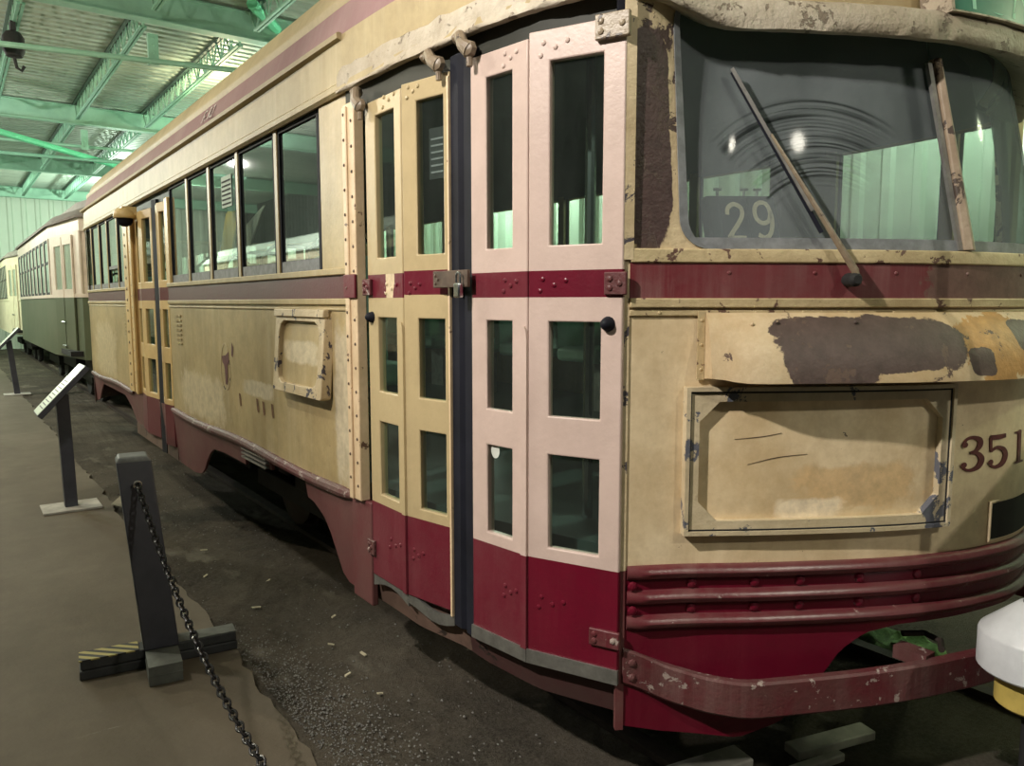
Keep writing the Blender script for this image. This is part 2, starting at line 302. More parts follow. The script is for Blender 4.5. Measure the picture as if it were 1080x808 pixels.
# ------------------------------------------------------------------ mesh helpers
def base_of(o):
    v = Vector((0, 0, 0))
    while o is not None: v = v + o.location; o = o.parent
    return v
class MB:
    def __init__(self): self.v = []; self.f = []; self.mi = []
    def add(self, vs, fs, mi=0):
        k = len(self.v); self.v += [tuple(p) for p in vs]
        for f in fs: self.f.append(tuple(i + k for i in f)); self.mi.append(mi)
    def box(self, x0, x1, y0, y1, z0, z1, mi=0):
        self.add([(x0, y0, z0), (x1, y0, z0), (x1, y1, z0), (x0, y1, z0), (x0, y0, z1), (x1, y0, z1), (x1, y1, z1), (x0, y1, z1)],
                 [(0, 3, 2, 1), (4, 5, 6, 7), (0, 1, 5, 4), (1, 2, 6, 5), (2, 3, 7, 6), (3, 0, 4, 7)], mi)
    def obox(self, c, ax, ay, az, mi=0):
        """box about centre c with half-axis vectors"""
        c, ax, ay, az = Vector(c), Vector(ax), Vector(ay), Vector(az)
        vs = [c + sx * ax + sy * ay + sz * az for sz in (-1, 1) for sx, sy in ((-1, -1), (1, -1), (1, 1), (-1, 1))]
        self.add(vs, [(0, 3, 2, 1), (4, 5, 6, 7), (0, 1, 5, 4), (1, 2, 6, 5), (2, 3, 7, 6), (3, 0, 4, 7)], mi)
    def bar(self, a, b, wd, hg=None, up=(0, 0, 1), mi=0):
        a, b = Vector(a), Vector(b); d = (b - a); u = Vector(up)
        s = d.cross(u)
        if s.length < 1e-6: s = d.cross(Vector((1, 0, 0)))
        s.normalize(); t = s.cross(d).normalized()
        self.obox((a + b) / 2, d / 2, s * wd / 2, t * (hg or wd) / 2, mi)
    def tube(self, pts, r, n=8, closed=False, mi=0, cap=True):
        pts = [Vector(p) for p in pts]; m = len(pts); rings = []
        rr = r if isinstance(r, (list, tuple)) else [r] * m
        prev = None
        for i, p in enumerate(pts):
            if closed: d = pts[(i + 1) % m] - pts[i - 1]
            else: d = pts[min(i + 1, m - 1)] - pts[max(i - 1, 0)]
            d.normalize()
            if prev is None:
                a = Vector((0, 0, 1)) if abs(d.z) < 0.9 else Vector((1, 0, 0))
                s = d.cross(a).normalized()
            else:
                s = (prev - d * prev.dot(d)).normalized()
            prev = s; t = d.cross(s)
            rings.append([p + (s * math.cos(2 * PI * k / n) + t * math.sin(2 * PI * k / n)) * rr[i] for k in range(n)])
        vs = [q for g in rings for q in g]; fs = []
        for i in range(m if closed else m - 1):
            for k in range(n):
                a = i * n + k; b = i * n + (k + 1) % n; j = ((i + 1) % m) * n
                fs.append((a, b, j + (k + 1) % n, j + k))
        if cap and not closed: fs += [tuple(range(n))[::-1], tuple((m - 1) * n + k for k in range(n))]
        self.add(vs, fs, mi)
    def lathe(self, prof, c, n=24, mi=0, axis='z'):
        vs = []; m = len(prof)
        for r, z in prof:
            for k in range(n):
                a = 2 * PI * k / n
                p = (r * math.cos(a), r * math.sin(a), z)
                if axis == 'x': p = (p[2], p[0], p[1])
                if axis == 'y': p = (p[0], p[2], p[1])
                vs.append((c[0] + p[0], c[1] + p[1], c[2] + p[2]))
        fs = [(i * n + k, i * n + (k + 1) % n, (i + 1) * n + (k + 1) % n, (i + 1) * n + k) for i in range(m - 1) for k in range(n)]
        fs += [tuple(range(n))[::-1], tuple((m - 1) * n + k for k in range(n))]
        self.add(vs, fs, mi)
    def dome(self, c, nrm, r, h=None, n=8, mi=0):
        """rivet head sitting on a surface"""
        nn = Vector(nrm).normalized(); h = h or r * 0.6
        a = Vector((0, 0, 1)) if abs(nn.z) < 0.9 else Vector((1, 0, 0))
        s = nn.cross(a).normalized(); t = nn.cross(s); c = Vector(c)
        vs = []
        for q in (0, 0.45, 0.8):
            rr = r * math.cos(q * PI / 2); hh = h * math.sin(q * PI / 2)
            vs += [c + nn * hh + (s * math.cos(2 * PI * k / n) + t * math.sin(2 * PI * k / n)) * rr for k in range(n)]
        vs.append(c + nn * h)
        fs = [(i * n + k, i * n + (k + 1) % n, (i + 1) * n + (k + 1) % n, (i + 1) * n + k) for i in range(2) for k in range(n)]
        fs += [(2 * n + k, 2 * n + (k + 1) % n, 3 * n) for k in range(n)]
        self.add(vs, fs, mi)
    def plate(self, ss, zs, mp, th, hole=None, mi=None, off=0.0):
        """sheet of thickness th over a grid; mp(s, z, off) places a point; hole(i, j) leaves cells open"""
        ns, nz = len(ss), len(zs); solid = {}
        vs = [mp(s, z, off) for z in zs for s in ss] + [mp(s, z, off - th) for z in zs for s in ss]
        N = ns * nz; idx = lambda i, j: j * ns + i
        for j in range(nz - 1):
            for i in range(ns - 1): solid[i, j] = not (hole and hole(i, j))
        fs = []; mm = []
        for (i, j), ok in solid.items():
            if not ok: continue
            k = mi(i, j) if mi else 0
            q = (idx(i, j), idx(i + 1, j), idx(i + 1, j + 1), idx(i, j + 1))
            fs.append(q); mm.append(k); fs.append(tuple(N + t for t in q[::-1])); mm.append(k)
            for (di, dj), (a, b) in {(0, -1): (0, 1), (1, 0): (1, 2), (0, 1): (2, 3), (-1, 0): (3, 0)}.items():
                if not solid.get((i + di, j + dj), False):
                    fs.append((q[b], q[a], N + q[a], N + q[b])); mm.append(k)
        k0 = len(self.v); self.v += [tuple(p) for p in vs]
        for f, k in zip(fs, mm): self.f.append(tuple(t + k0 for t in f)); self.mi.append(k)
    def ring(self, outer, inner, mp, o0, o1, mi=0):
        """raised flat frame between two loops of (s, z) with equal counts"""
        n = len(outer)
        vs = [mp(s, z, o1) for s, z in outer] + [mp(s, z, o1) for s, z in inner] + [mp(s, z, o0) for s, z in outer] + [mp(s, z, o0) for s, z in inner]
        fs = []
        for i in range(n):
            j = (i + 1) % n
            fs += [(i, j, n + j, n + i), (2 * n + i, 2 * n + j, j, i), (n + i, n + j, 3 * n + j, 3 * n + i), (3 * n + i, 3 * n + j, 2 * n + j, 2 * n + i)]
        self.add(vs, fs, mi)
    def build(self, name, mats, parent=None, smooth=35, bevel=0.0, loc=None):
        me = bpy.data.meshes.new(name); b = base_of(parent) if parent is not None else Vector(loc or (0, 0, 0))
        me.from_pydata([(x - b.x, y - b.y, z - b.z) for x, y, z in self.v], [], self.f)
        mats = mats if isinstance(mats, (list, tuple)) else [mats]
        for m in mats: me.materials.append(m)
        if len(mats) > 1: me.polygons.foreach_set('material_index', self.mi)
        bm = bmesh.new(); bm.from_mesh(me); bmesh.ops.remove_doubles(bm, verts=bm.verts, dist=1e-5)
        bmesh.ops.recalc_face_normals(bm, faces=bm.faces); bm.to_mesh(me); bm.free()
        if smooth:
            me.shade_smooth(); me.set_sharp_from_angle(angle=math.radians(smooth))
        o = bpy.data.objects.new(name, me); COL.objects.link(o)
        if parent is not None: o.parent = parent
        else: o.location = b
        if bevel:
            md = o.modifiers.new('bevel', 'BEVEL'); md.width = bevel; md.segments = 2; md.limit_method = 'ANGLE'; md.angle_limit = math.radians(40)
        return o
def tag(o, label, cat, group=None, kind=None):
    o['label'] = label; o['category'] = cat
    if group: o['group'] = group
    if kind: o['kind'] = kind
    return o
def empty(name, loc, label, cat, group=None):
    o = bpy.data.objects.new(name, None); COL.objects.link(o); o.location = loc; o.empty_display_size = 0.2
    return tag(o, label, cat, group)
def lab(o, text): o['label'] = text; return o
def struct(o): o['kind'] = 'structure'; return o
def crom(pts, n=8):
    out = []; m = len(pts)
    for i in range(m - 1):
        p0, p1, p2, p3 = pts[max(i - 1, 0)], pts[i], pts[i + 1], pts[min(i + 2, m - 1)]
        for k in range(n):
            t = k / n
            out.append(tuple(0.5 * (2 * b + (c - a) * t + (2 * a - 5 * b + 4 * c - d) * t * t + (-a + 3 * b - 3 * c + d) * t ** 3)
                             for a, b, c, d in zip(p0, p1, p2, p3)))
    out.append(tuple(pts[-1])); return out
def lin(a, b, n): return [a + (b - a) * i / n for i in range(n + 1)]
def sm(t, a, b):
    t = max(0.0, min(1.0, (t - a) / (b - a))); return t * t * (3 - 2 * t)
def pw(x, tab):
    """piecewise linear lookup"""
    if x <= tab[0][0]: return tab[0][1]
    for (a, p), (b, q) in zip(tab, tab[1:]):
        if x <= b: return p + (q - p) * (x - a) / (b - a)
    return tab[-1][1]

# ------------------------------------------------------------------ the hall
XE = 0.967                                   # edge of the concrete walkway
def slab():
    mb = MB(); n = 500
    e = []
    for i in range(n + 1):
        y = -3 + 36 * i / n
        j = 0.014 * math.sin(y * 1.9) + 0.008 * math.sin(y * 9.3 + 1) + 0.008 * math.sin(y * 23.0) * math.sin(y * 3.3) + random.uniform(-0.009, 0.009)
        e.append((XE + j, y))
    vs = [(-7, y, 0) for x, y in e] + [(x, y, 0) for x, y in e] + [(x + 0.012, y, -0.04) for x, y in e]; N = n + 1
    fs = [(i, N + i, N + i + 1, i + 1) for i in range(n)] + [(N + i, 2 * N + i, 2 * N + i + 1, N + i + 1) for i in range(n)]
    mb.add(vs, fs)
    return struct(mb.build('floor', M['concrete'], smooth=0))
slab()
def trackbed():
    mb = MB(); xs = lin(0.93, 2.0, 42) + lin(2.0, 7.6, 20)[1:]; ys = lin(-3, 1.2, 14) + lin(1.2, 6, 150)[1:] + lin(6, 33, 80)[1:]
    vs = []
    for y in ys:
        for x in xs:
            h = 0.012 * math.sin(x * 5.3 + y * 1.7) + 0.010 * math.sin(y * 4.1 - x * 3) + random.uniform(-0.006, 0.006)
            z = -0.018 + h - 0.015 * sm(x, 1.5, 1.9)
            if x < 1.0: z = min(z, -0.006)
            vs.append((x, y, z))
    W = len(xs)
    fs = [(j * W + i, j * W + i + 1, (j + 1) * W + i + 1, (j + 1) * W + i) for j in range(len(ys) - 1) for i in range(W - 1)]
    mb.add(vs, fs); o = mb.build('floor', M['dirt'], smooth=60); return struct(o)
trackbed()

DZ = 5.36                                    # underside of the roof deck
def deck():
    mb = MB(); y = -4.0; prof = []
    while y < 33:
        prof += [(y, DZ), (y + 0.10, DZ), (y + 0.125, DZ + 0.045), (y + 0.175, DZ + 0.045)]; y += 0.2
    n = len(prof)
    vs = [(-7.2, a, b) for a, b in prof] + [(7.8, a, b) for a, b in prof]
    mb.add(vs, [(i, i + 1, n + i + 1, n + i) for i in range(n - 1)])
    return struct(mb.build('ceiling', M['deck'], smooth=0))
deck()
def rib_wall(name, p0, p1, z0, z1, inward, pitch_=0.3, mat='ribwall'):
    p0, p1 = Vector((*p0, 0)), Vector((*p1, 0)); d = (p1 - p0); L = d.length; d.normalize(); nn = Vector((*inward, 0))
    prof = []; t = 0
    while t < L:
        prof += [(t, 0), (t + pitch_ * 0.55, 0), (t + pitch_ * 0.65, 0.045), (t + pitch_ * 0.9, 0.045)]; t += pitch_
    vs = [p0 + d * a + nn * b + Vector((0, 0, z)) for z in (z0, z1) for a, b in prof]; n = len(prof)
    mb = MB(); mb.add(vs, [(i, i + 1, n + i + 1, n + i) for i in range(n - 1)])
    return struct(mb.build(name, M[mat], smooth=0))
rib_wall('wall_back', (-7.2, 32.2), (7.8, 32.2), -0.1, 5.36, (0, -1), 0.42)
rib_wall('wall_right', (7.4, 33), (7.4, -4), -0.1, 5.36, (-1, 0))
rib_wall('wall_left', (-7.1, -4), (-7.1, 33), -0.1, 5.36, (1, 0), 0.3, 'darkwall')

GY = [3.75, 10.45, 17.15, 23.85, 30.0]
gnames = ['overhead', 'nearest visible', 'second', 'third', 'farthest']
def girder(y, nm):
    o = empty('roof_girder', (0.3, y, 5.0), 'mint green steel girder crossing under the roof, %s one from the camera' % nm, 'girder', 'roof girders')
    mb = MB(); mb.box(-7.1, 7.3, y - 0.007, y + 0.007, 5.012, 5.328); mb.build('web', M['mint'], o)
    mb = MB(); mb.box(-7.1, 7.3, y - 0.085, y + 0.085, 5.0, 5.014); mb.build('flange', M['mint'], o)
    mb = MB(); mb.box(-7.1, 7.3, y - 0.085, y + 0.085, 5.326, 5.34); mb.build('flange', M['mint'], o)
for y, nm in zip(GY, gnames): girder(y, nm)
JX = [(-0.45, 'fourth'), (0.90, 'leftmost visible'), (2.19, 'middle'), (3.38, 'rightmost visible'), (4.65, 'far right')]
bayn = ['bay overhead', 'nearest visible bay', 'second bay', 'third bay', 'farthest bay']
def joist(x, nx, y0, y1, nb):
    o = empty('roof_joist', (x, y0, 5.0), 'green open web lattice joist under the roof, %s line, %s' % (nx, nb), 'joist', 'lattice joists')
    mb = MB(); mb.box(x - 0.05, x - 0.008, y0 + 0.02, y1 - 0.02, 5.325, 5.355); mb.box(x + 0.008, x + 0.05, y0 + 0.02, y1 - 0.02, 5.325, 5.355); mb.build('top_chord', M['chord'], o)
    mb = MB(); mb.box(x - 0.04, x - 0.008, y0 + 0.25, y1 - 0.25, 5.02, 5.045); mb.box(x + 0.008, x + 0.04, y0 + 0.25, y1 - 0.25, 5.02, 5.045); mb.build('bottom_chord', M['mint_dark'], o)
    mb = MB(); n = 14; L = (y1 - y0 - 0.5) / n
    for k in range(n):
        a = y0 + 0.25 + k * L
        mb.bar((x, a, 5.03), (x, a + L / 2, 5.335), 0.018); mb.bar((x, a + L / 2, 5.335), (x, a + L, 5.03), 0.018)
        mb.bar((x, a, 5.03), (x, a, 5.335), 0.014)
    mb.bar((x, y0 + 0.02, 5.33), (x, y0 + 0.25, 5.03), 0.02); mb.bar((x, y1 - 0.02, 5.33), (x, y1 - 0.25, 5.03), 0.02)
    mb.build('web_rods', M['mint'], o)
for k in range(4):
    for x, nx in JX: joist(x, nx, GY[k] + 0.09, GY[k + 1] - 0.09, bayn[k + 1])
# struts, brackets, braces
def strut(a, b, r, m, label, name='roof_strut'):
    mb = MB(); mb.tube([Vector(a) - Vector(a), Vector(b) - Vector(a)], r, 8)
    o = mb.build(name, m, loc=(0, 0, 0)); o.location = a
    return tag(o, label, 'strut')
strut((-3.0, 12.05, 4.66), (3.6, 10.6, 4.66), 0.035, M['mint'], 'pale green pipe strut hanging below the nearest visible joists')
strut((-3.0, 18.6, 4.78), (4.2, 17.6, 4.70), 0.03, M['mint'], 'thin green pipe running below the second girder')
strut((-3.0, 18.2, 4.45), (4.2, 17.9, 4.50), 0.035, M['mint_dark'], 'lower dark pipe running below the second girder')
strut((-0.6, 15.6, 4.75), (3.2, 18.6, 4.5), 0.06, M['mint_bright'], 'bright green diagonal brace bar under the roof')
strut((3.2, 9.7, 5.2), (4.6, 11.6, 5.28), 0.07, M['mint_bright'], 'bright green brace above the cream roof of the near streetcar')
def gusset(x, y, nm):
    mb = MB(); mb.box(x - 0.06, x + 0.06, y - 0.006, y + 0.006, 4.62, 5.0); mb.box(x - 0.06, x - 0.048, y, y + 0.07, 4.62, 5.0)
    for k in range(4): mb.dome((x, y - 0.006, 4.68 + 0.09 * k), (0, -1, 0), 0.016)
    tag(mb.build('hanger_bracket', M['mint'], loc=(x, y, 4.62)), 'green bolted hanger plate below the %s girder' % nm, 'bracket')
gusset(2.32, 10.9, 'nearest visible'); gusset(2.4, 17.6, 'second')
def clamp():
    o = empty('chain_hoist', (0.86, 11.6, 4.55), 'dark chain hoist hanging from the leftmost joist', 'hoist')
    mb = MB(); mb.lathe([(0.0, 4.62), (0.09, 4.63), (0.12, 4.70), (0.12, 4.86), (0.08, 4.92), (0, 4.92)], (0.86, 11.6, 0), 14); mb.build('hoist_body', M['dark'], o)
    mb = MB(); mb.box(0.83, 0.89, 11.5, 11.7, 4.92, 5.03); mb.build('beam_clamp', M['dark'], o)
    mb = MB(); mb.tube([(0.86, 11.6, 4.62), (0.88, 11.6, 4.50), (0.93, 11.6, 4.47), (0.96, 11.6, 4.53)], 0.02, 8); mb.build('hook', M['dark'], o)
clamp()

# rails
for x, nm in ((1.95, 'left'), (3.35, 'right')):
    mb = MB()
    pr = [(-0.065, -0.09), (0.065, -0.09), (0.065, -0.08), (0.01, -0.065), (0.01, -0.02), (0.033, -0.012), (0.033, 0.018), (-0.033, 0.018), (-0.033, -0.012), (-0.01, -0.02), (-0.01, -0.065), (-0.065, -0.08)]
    n = len(pr); vs = [(x + a, -2.5, b) for a, b in pr] + [(x + a, 31.5, b) for a, b in pr]
    mb.add(vs, [(i, (i + 1) % n, n + (i + 1) % n, n + i) for i in range(n)] + [tuple(range(n)), tuple(range(n, 2 * n))])
    tag(mb.build('track_rail', M['rail_steel'], loc=(x, 0, -0.05)), 'rusty %s running rail in the dark under the streetcars' % nm, 'rail', 'track rails')

# ------------------------------------------------------------------ the near streetcar
car = empty('streetcar', CAR, 'near cream and maroon streetcar number 3517 with folding front doors and peeling paint', 'streetcar')
XC = 2.77; XS = 1.341
NP = [(1.544, 1.57), (1.712, 1.478), (1.903, 1.352), (2.155, 1.204), (2.344, 1.112), (2.54, 1.048), (2.77, 1.015)]
half = crom(NP + [(3.00, 1.048)], 14)[:-14]
nose_pts = half + [(2 * XC - x, y) for x, y in reversed(half[:-1])]
cum = [0.0]
for a, b in zip(nose_pts, nose_pts[1:]): cum.append(cum[-1] + math.hypot(b[0] - a[0], b[1] - a[1]))
NL = cum[-1]; NH = NL / 2
def nose(s):
    """point and outward normal of the front at arc length s from the left door post"""
    s = max(0.0, min(NL, s)); lo, hi = 0, len(cum) - 1
    while hi - lo > 1:
        m = (lo + hi) // 2
        if cum[m] <= s: lo = m
        else: hi = m
    t = (s - cum[lo]) / (cum[hi] - cum[lo]); a, b = nose_pts[lo], nose_pts[hi]
    i0, i1 = max(lo - 2, 0), min(hi + 2, len(cum) - 1)
    dx, dy = nose_pts[i1][0] - nose_pts[i0][0], nose_pts[i1][1] - nose_pts[i0][1]; L = math.hypot(dx, dy)
    return a[0] + (b[0] - a[0]) * t, a[1] + (b[1] - a[1]) * t, dy / L, -dx / L
def s_at_x(x):
    lo, hi = 0.0, NL
    for _ in range(40):
        m = (lo + hi) / 2
        if nose(m)[0] < x: lo = m
        else: hi = m
    return lo
def rake(s, z):
    k = sm(min(s, NL - s), 0.0, 0.42)
    return k * 0.215 * max(0.0, min(z, 2.47) - 1.73)
def NS(s, z, off=0.0):
    x, y, nx, ny = nose(s)
    return (x + nx * off, y + ny * off + rake(s, z), z)
def SS(s, z, off=0.0): return (XS - off, s, z)          # near side wall: s runs along the car
def mir(mp): return lambda s, z, off=0.0: (lambda p: (2 * XC - p[0], p[1], p[2]))(mp(s, z, off))
SR = mir(SS)
def line_map(A, B):
    A, B = Vector((*A, 0)), Vector((*B, 0)); d = (B - A).normalized(); nn = Vector((d.y, -d.x, 0))
    if nn.x > 0 and abs(nn.x) > abs(nn.y): nn = -nn
    if abs(nn.y) >= abs(nn.x) and nn.y > 0: nn = -nn
    def f(s, z, off=0.0):
        p = A + d * s + nn * off; return (p.x, p.y, z)
    f.n = nn; f.d = d
    return f
def rivets(mb, pts, mp, r=0.009, off=0.0, mi=0):
    for s, z in pts:
        p = Vector(mp(s, z, off)); q = Vector(mp(s, z, off + 0.01)); mb.dome(p, q - p, r, r * 0.6, 8, mi)

# --- front
zs = lin(0.80, 1.60, 8); ss = lin(0.012, NL - 0.012, 60)
mb = MB(); mb.plate(ss, zs, NS, 0.02)
mb.build('front_panel', M['cream_front'], car)
mb = MB(); mb.plate(ss, [1.612, 1.66, 1.712], NS, 0.025, off=0.006)
rivets(mb, [(s, 1.685) for s in (0.30, 0.55, 0.80, 1.05, 1.3)], NS, 0.006, 0.006); lab(mb.build('front_belt', M['belt_front'], car), 'maroon belt across the front')
mb = MB(); mb.plate(ss, [1.712, 1.722, 1.742, 1.752], NS, 0.04, off=0.012); mb.build('windshield_sill', M['cream_bead'], car, bevel=0.004)
mb = MB(); mb.plate(ss, [1.586, 1.594, 1.606, 1.613], NS, 0.03, off=0.014); mb.plate(ss, [1.562, 1.58], NS, 0.02, off=0.007)
rivets(mb, [(0.10 + 0.14 * k, 1.572) for k in range(10)], NS, 0.005, 0.007)
mb.build('front_bead', M['cream_bead'], car, bevel=0.003)
# ribs on the maroon dash
M['rib'] = paint('rib_maroon', (0.12, 0.008, 0.018), (0.15, 0.065, 0.062), 0.7, (0.36, 0.28, 0.25), 0.66, 18, 0.30, 0.3, (0.3, 0.18, 0.16), spec=0.6)
for z in (0.812, 0.736, 0.660):
    mb = MB(); S = lin(0.018, NL - 0.018, 80); prof = [(0.0, 0.021), (0.012, 0.019), (0.022, 0.011), (0.026, 0.0), (0.022, -0.011), (0.012, -0.019), (0.0, -0.021)]
    vs = []
    for s in S:
        e = 0.35 + 0.65 * sm(min(s - 0.018, NL - 0.018 - s), 0, 0.04)
        vs += [NS(s, z + b, a * e) for a, b in prof]
    n = len(prof); fs = [(i * n + k, i * n + k + 1, (i + 1) * n + k + 1, (i + 1) * n + k) for i in range(len(S) - 1) for k in range(n - 1)]
    fs += [tuple(range(n)), tuple((len(S) - 1) * n + k for k in range(n))]
    mb.add(vs, fs); mb.build('dash_rib', M['rib'], car)
def low(s):
    x = nose(s)[0]; x = min(x, 2 * XC - x)
    return pw(x, [(1.54, 0.345), (1.66, 0.315), (1.86, 0.285), (1.97, 0.33), (2.06, 0.44), (2.13, 0.55), (2.20, 0.60), (2.30, 0.618), (2.65, 0.62)])
mb = MB(); mb.plate(lin(0.012, NL - 0.012, 110), lin(0, 1, 6), lambda s, q, off: NS(s, low(s) + (0.82 - low(s)) * q, off), 0.018)
rivets(mb, [(s, z) for s in (0.215, 0.405, 0.545, 0.735, 0.93) for z in (0.774, 0.698)], NS, 0.017); rivets(mb, [(0.033, z) for z in (0.774, 0.70)], NS, 0.015, 0.01)
mb.build('lower_dash', M['maroon_clean'], car)
def bump_o(s): return 0.012 + 0.085 * sm(min(s, NL - s), 0.03, 0.40)
def bump_z(s): return pw(min(s, NL - s), [(0.0, 0.535), (0.06, 0.51), (0.14, 0.475), (0.24, 0.455), (0.35, 0.448), (0.7, 0.466), (1.0, 0.485), (1.32, 0.49)])
mb = MB(); mb.plate(lin(0.008, NL - 0.008, 90), [-0.055, -0.048, 0, 0.048, 0.055], lambda s, q, off: NS(s, bump_z(s) + q, bump_o(s) + off - (0.006 if abs(q) > 0.05 else 0)), 0.022)
rivets(mb, [(0.035, bump_z(0.035) + 0.02), (0.035, bump_z(0.035) - 0.025)], NS, 0.013, bump_o(0.035))
mb.build('bumper', M['maroon_worn'], car)
for sb in (0.935, NL - 0.935):
    a = NS(sb, 0.525, bump_o(sb) - 0.03); mb = MB(); mb.bar(a, (a[0], a[1] + 0.10, 0.525), 0.055, 0.04); mb.build('bumper_bracket', M['maroon_worn'], car)
mb = MB(); q_ = Vector(NS(0.99, 0.545, 0.05)); mb.tube([q_, q_ + Vector((0.06, 0.03, 0)), q_ + Vector((0.08, 0.09, 0)), q_ + Vector((0.02, 0.13, 0))], 0.010, 8); mb.build('coupler_loop', M['rail_steel'], car)
# headlamp recess and lamp
mb = MB(); hz = [0.840, 0.85, 0.965, 0.975]; hs = [1.217, 1.228, 1.50, 1.511]
mb.plate(hs, hz, NS, 0.03, hole=lambda i, j: i == 1 and j == 1, off=0.008); mb.build('headlamp_frame', M['cream_front'], car, bevel=0.004)
mb = MB(); mb.plate(lin(1.227, 1.501, 6), [0.849, 0.966], NS, 0.004, off=0.004); mb.build('headlamp_recess', M['dark'], car)
# headlamp visor band
v0, v1 = s_at_x(1.748), NL - s_at_x(1.748)
prof = [(0.015, 1.572), (0.045, 1.548), (0.075, 1.505), (0.098, 1.455), (0.112, 1.405), (0.116, 1.378), (0.104, 1.376), (0.098, 1.405), (0.083, 1.455), (0.060, 1.500), (0.030, 1.540), (0.0, 1.560)]
def visor():
    mb = MB(); S = lin(v0, v1, 70); n = len(prof); vs = []
    for s in S:
        e = min(s - v0, v1 - s); k = 0.72 + 0.28 * sm(e, 0, 0.16)
        vs += [NS(s, z + 0.012 * (1 - sm(e, 0, 0.1)) * (1.57 - z) / 0.19, a * k) for a, z in prof]
    fs = [(i * n + k, i * n + (k + 1) % n, (i + 1) * n + (k + 1) % n, (i + 1) * n + k) for i in range(len(S) - 1) for k in range(n)]
    mb.add(vs, fs)
    for i in (0, len(S) - 1):                       # end caps close the hollow
        m = n // 2; cap = [vs[i * n + k] for k in range(m)] + [NS(S[i], 1.382, 0.0)]
        mb.add(cap, [tuple(range(len(cap)))])
    rivets(mb, [(v0 + 0.12, 1.54), (v0 + 0.19, 1.545), (v0 + 0.42, 1.545), (NH - 0.02, 1.52)], NS, 0.006, 0.052)
    mb.build('headlamp_visor', M['visor'], car, smooth=50)
    mb = MB(); mb.plate([v0 - 0.022, v0 - 0.001], [1.38, 1.575], NS, 0.006, off=0.012); rivets(mb, [(v0 - 0.011, z) for z in (1.55, 1.48, 1.41)], NS, 0.005, 0.012)
    mb.build('visor_flange', M['cream_bead'], car)
visor()
def stroke(mb, pts, widths, place, th=0.003):
    P = crom(pts, 6); W = crom([(w_,) for w_ in widths], 6); L = []
    for i, p in enumerate(P):
        a, b = P[max(i - 1, 0)], P[min(i + 1, len(P) - 1)]; dx, dy = b[0] - a[0], b[1] - a[1]; l = math.hypot(dx, dy) or 1
        h = W[i][0] / 2; L.append(((p[0] - dy / l * h, p[1] + dx / l * h), (p[0] + dy / l * h, p[1] - dx / l * h)))
    vs = []; fs = []
    for l, r in L: vs += [place(*l, th), place(*r, th), place(*l, 0), place(*r, 0)]
    for i in range(len(L) - 1):
        k = 4 * i; fs += [(k, k + 1, k + 5, k + 4), (k, k + 4, k + 6, k + 2), (k + 1, k + 3, k + 7, k + 5)]
    mb.add(vs, fs)
# advertising frame on the dash, cut corners inside
def loopify(c, n=6):
    out = []
    for a, b in zip(c, c[1:] + c[:1]):
        for k in range(n): out.append((a[0] + (b[0] - a[0]) * k / n, a[1] + (b[1] - a[1]) * k / n))
    return out
a0, a1 = 0.190, 0.998; b0, b1 = 0.938, 1.348
def front_frame():
    fw = 0.030; ch = 0.058
    oc = [(a0, b0), (a0 + fw + ch, b0), (a1 - fw - ch, b0), (a1, b0), (a1, b0 + fw + ch), (a1, b1 - fw - ch), (a1, b1), (a1 - fw - ch, b1), (a0 + fw + ch, b1), (a0, b1), (a0, b1 - fw - ch), (a0, b0 + fw + ch)]
    i0, i1, j0, j1 = a0 + fw, a1 - fw, b0 + fw, b1 - fw
    ic = [(i0 + ch / 2, j0 + ch / 2), (i0 + ch, j0), (i1 - ch, j0), (i1 - ch / 2, j0 + ch / 2), (i1, j0 + ch), (i1, j1 - ch), (i1 - ch / 2, j1 - ch / 2), (i1 - ch, j1), (i0 + ch, j1), (i0 + ch / 2, j1 - ch / 2), (i0, j1 - ch), (i0, j0 + ch)]
    o = MB(); o.ring(loopify(oc, 8), loopify(ic, 8), NS, 0.0, 0.026)
    rim = 0.012
    oo = [(a0 - rim, b0 - rim), (a1 + rim, b0 - rim), (a1 + rim, b1 + rim), (a0 - rim, b1 + rim)]; ii = [(a0, b0), (a1, b0), (a1, b1), (a0, b1)]
    o.ring(loopify(oo, 14), loopify(ii, 14), NS, 0.0, 0.034)
    fr = o.build('advertising_frame', M['frame_worn'], car)
    g_ = MB(); g_.ring(loopify([(a0 - 0.001, b0 - 0.001), (a1 + 0.001, b0 - 0.001), (a1 + 0.001, b1 + 0.001), (a0 - 0.001, b1 + 0.001)], 14), loopify([(a0 + 0.005, b0 + 0.005), (a1 - 0.005, b0 + 0.005), (a1 - 0.005, b1 - 0.006), (a0 + 0.005, b1 - 0.006)], 14), NS, 0.02, 0.0275)
    lab(g_.build('frame_gap', M['dark'], fr), 'dark seam inside the outer rim')
    mb = MB(); mb.plate(lin(a0 + 0.02, a1 - 0.02, 24), lin(b0 + 0.02, b1 - 0.02, 4), NS, 0.004, off=0.005); lab(mb.build('scratched_panel', M['ad_panel'], fr), 'scratched cream panel inside the frame')
    for P in ([(0.33, 1.205), (0.41, 1.212), (0.47, 1.222)], [(0.37, 1.130), (0.46, 1.150), (0.55, 1.158)]):
        mb = MB(); stroke(mb, P, [0.0008, 0.002, 0.0008], lambda a, b, o: NS(a, b, 0.0054 + o * 0.3)); mb.build('scratch', M['hasp'], fr, smooth=0)
front_frame()
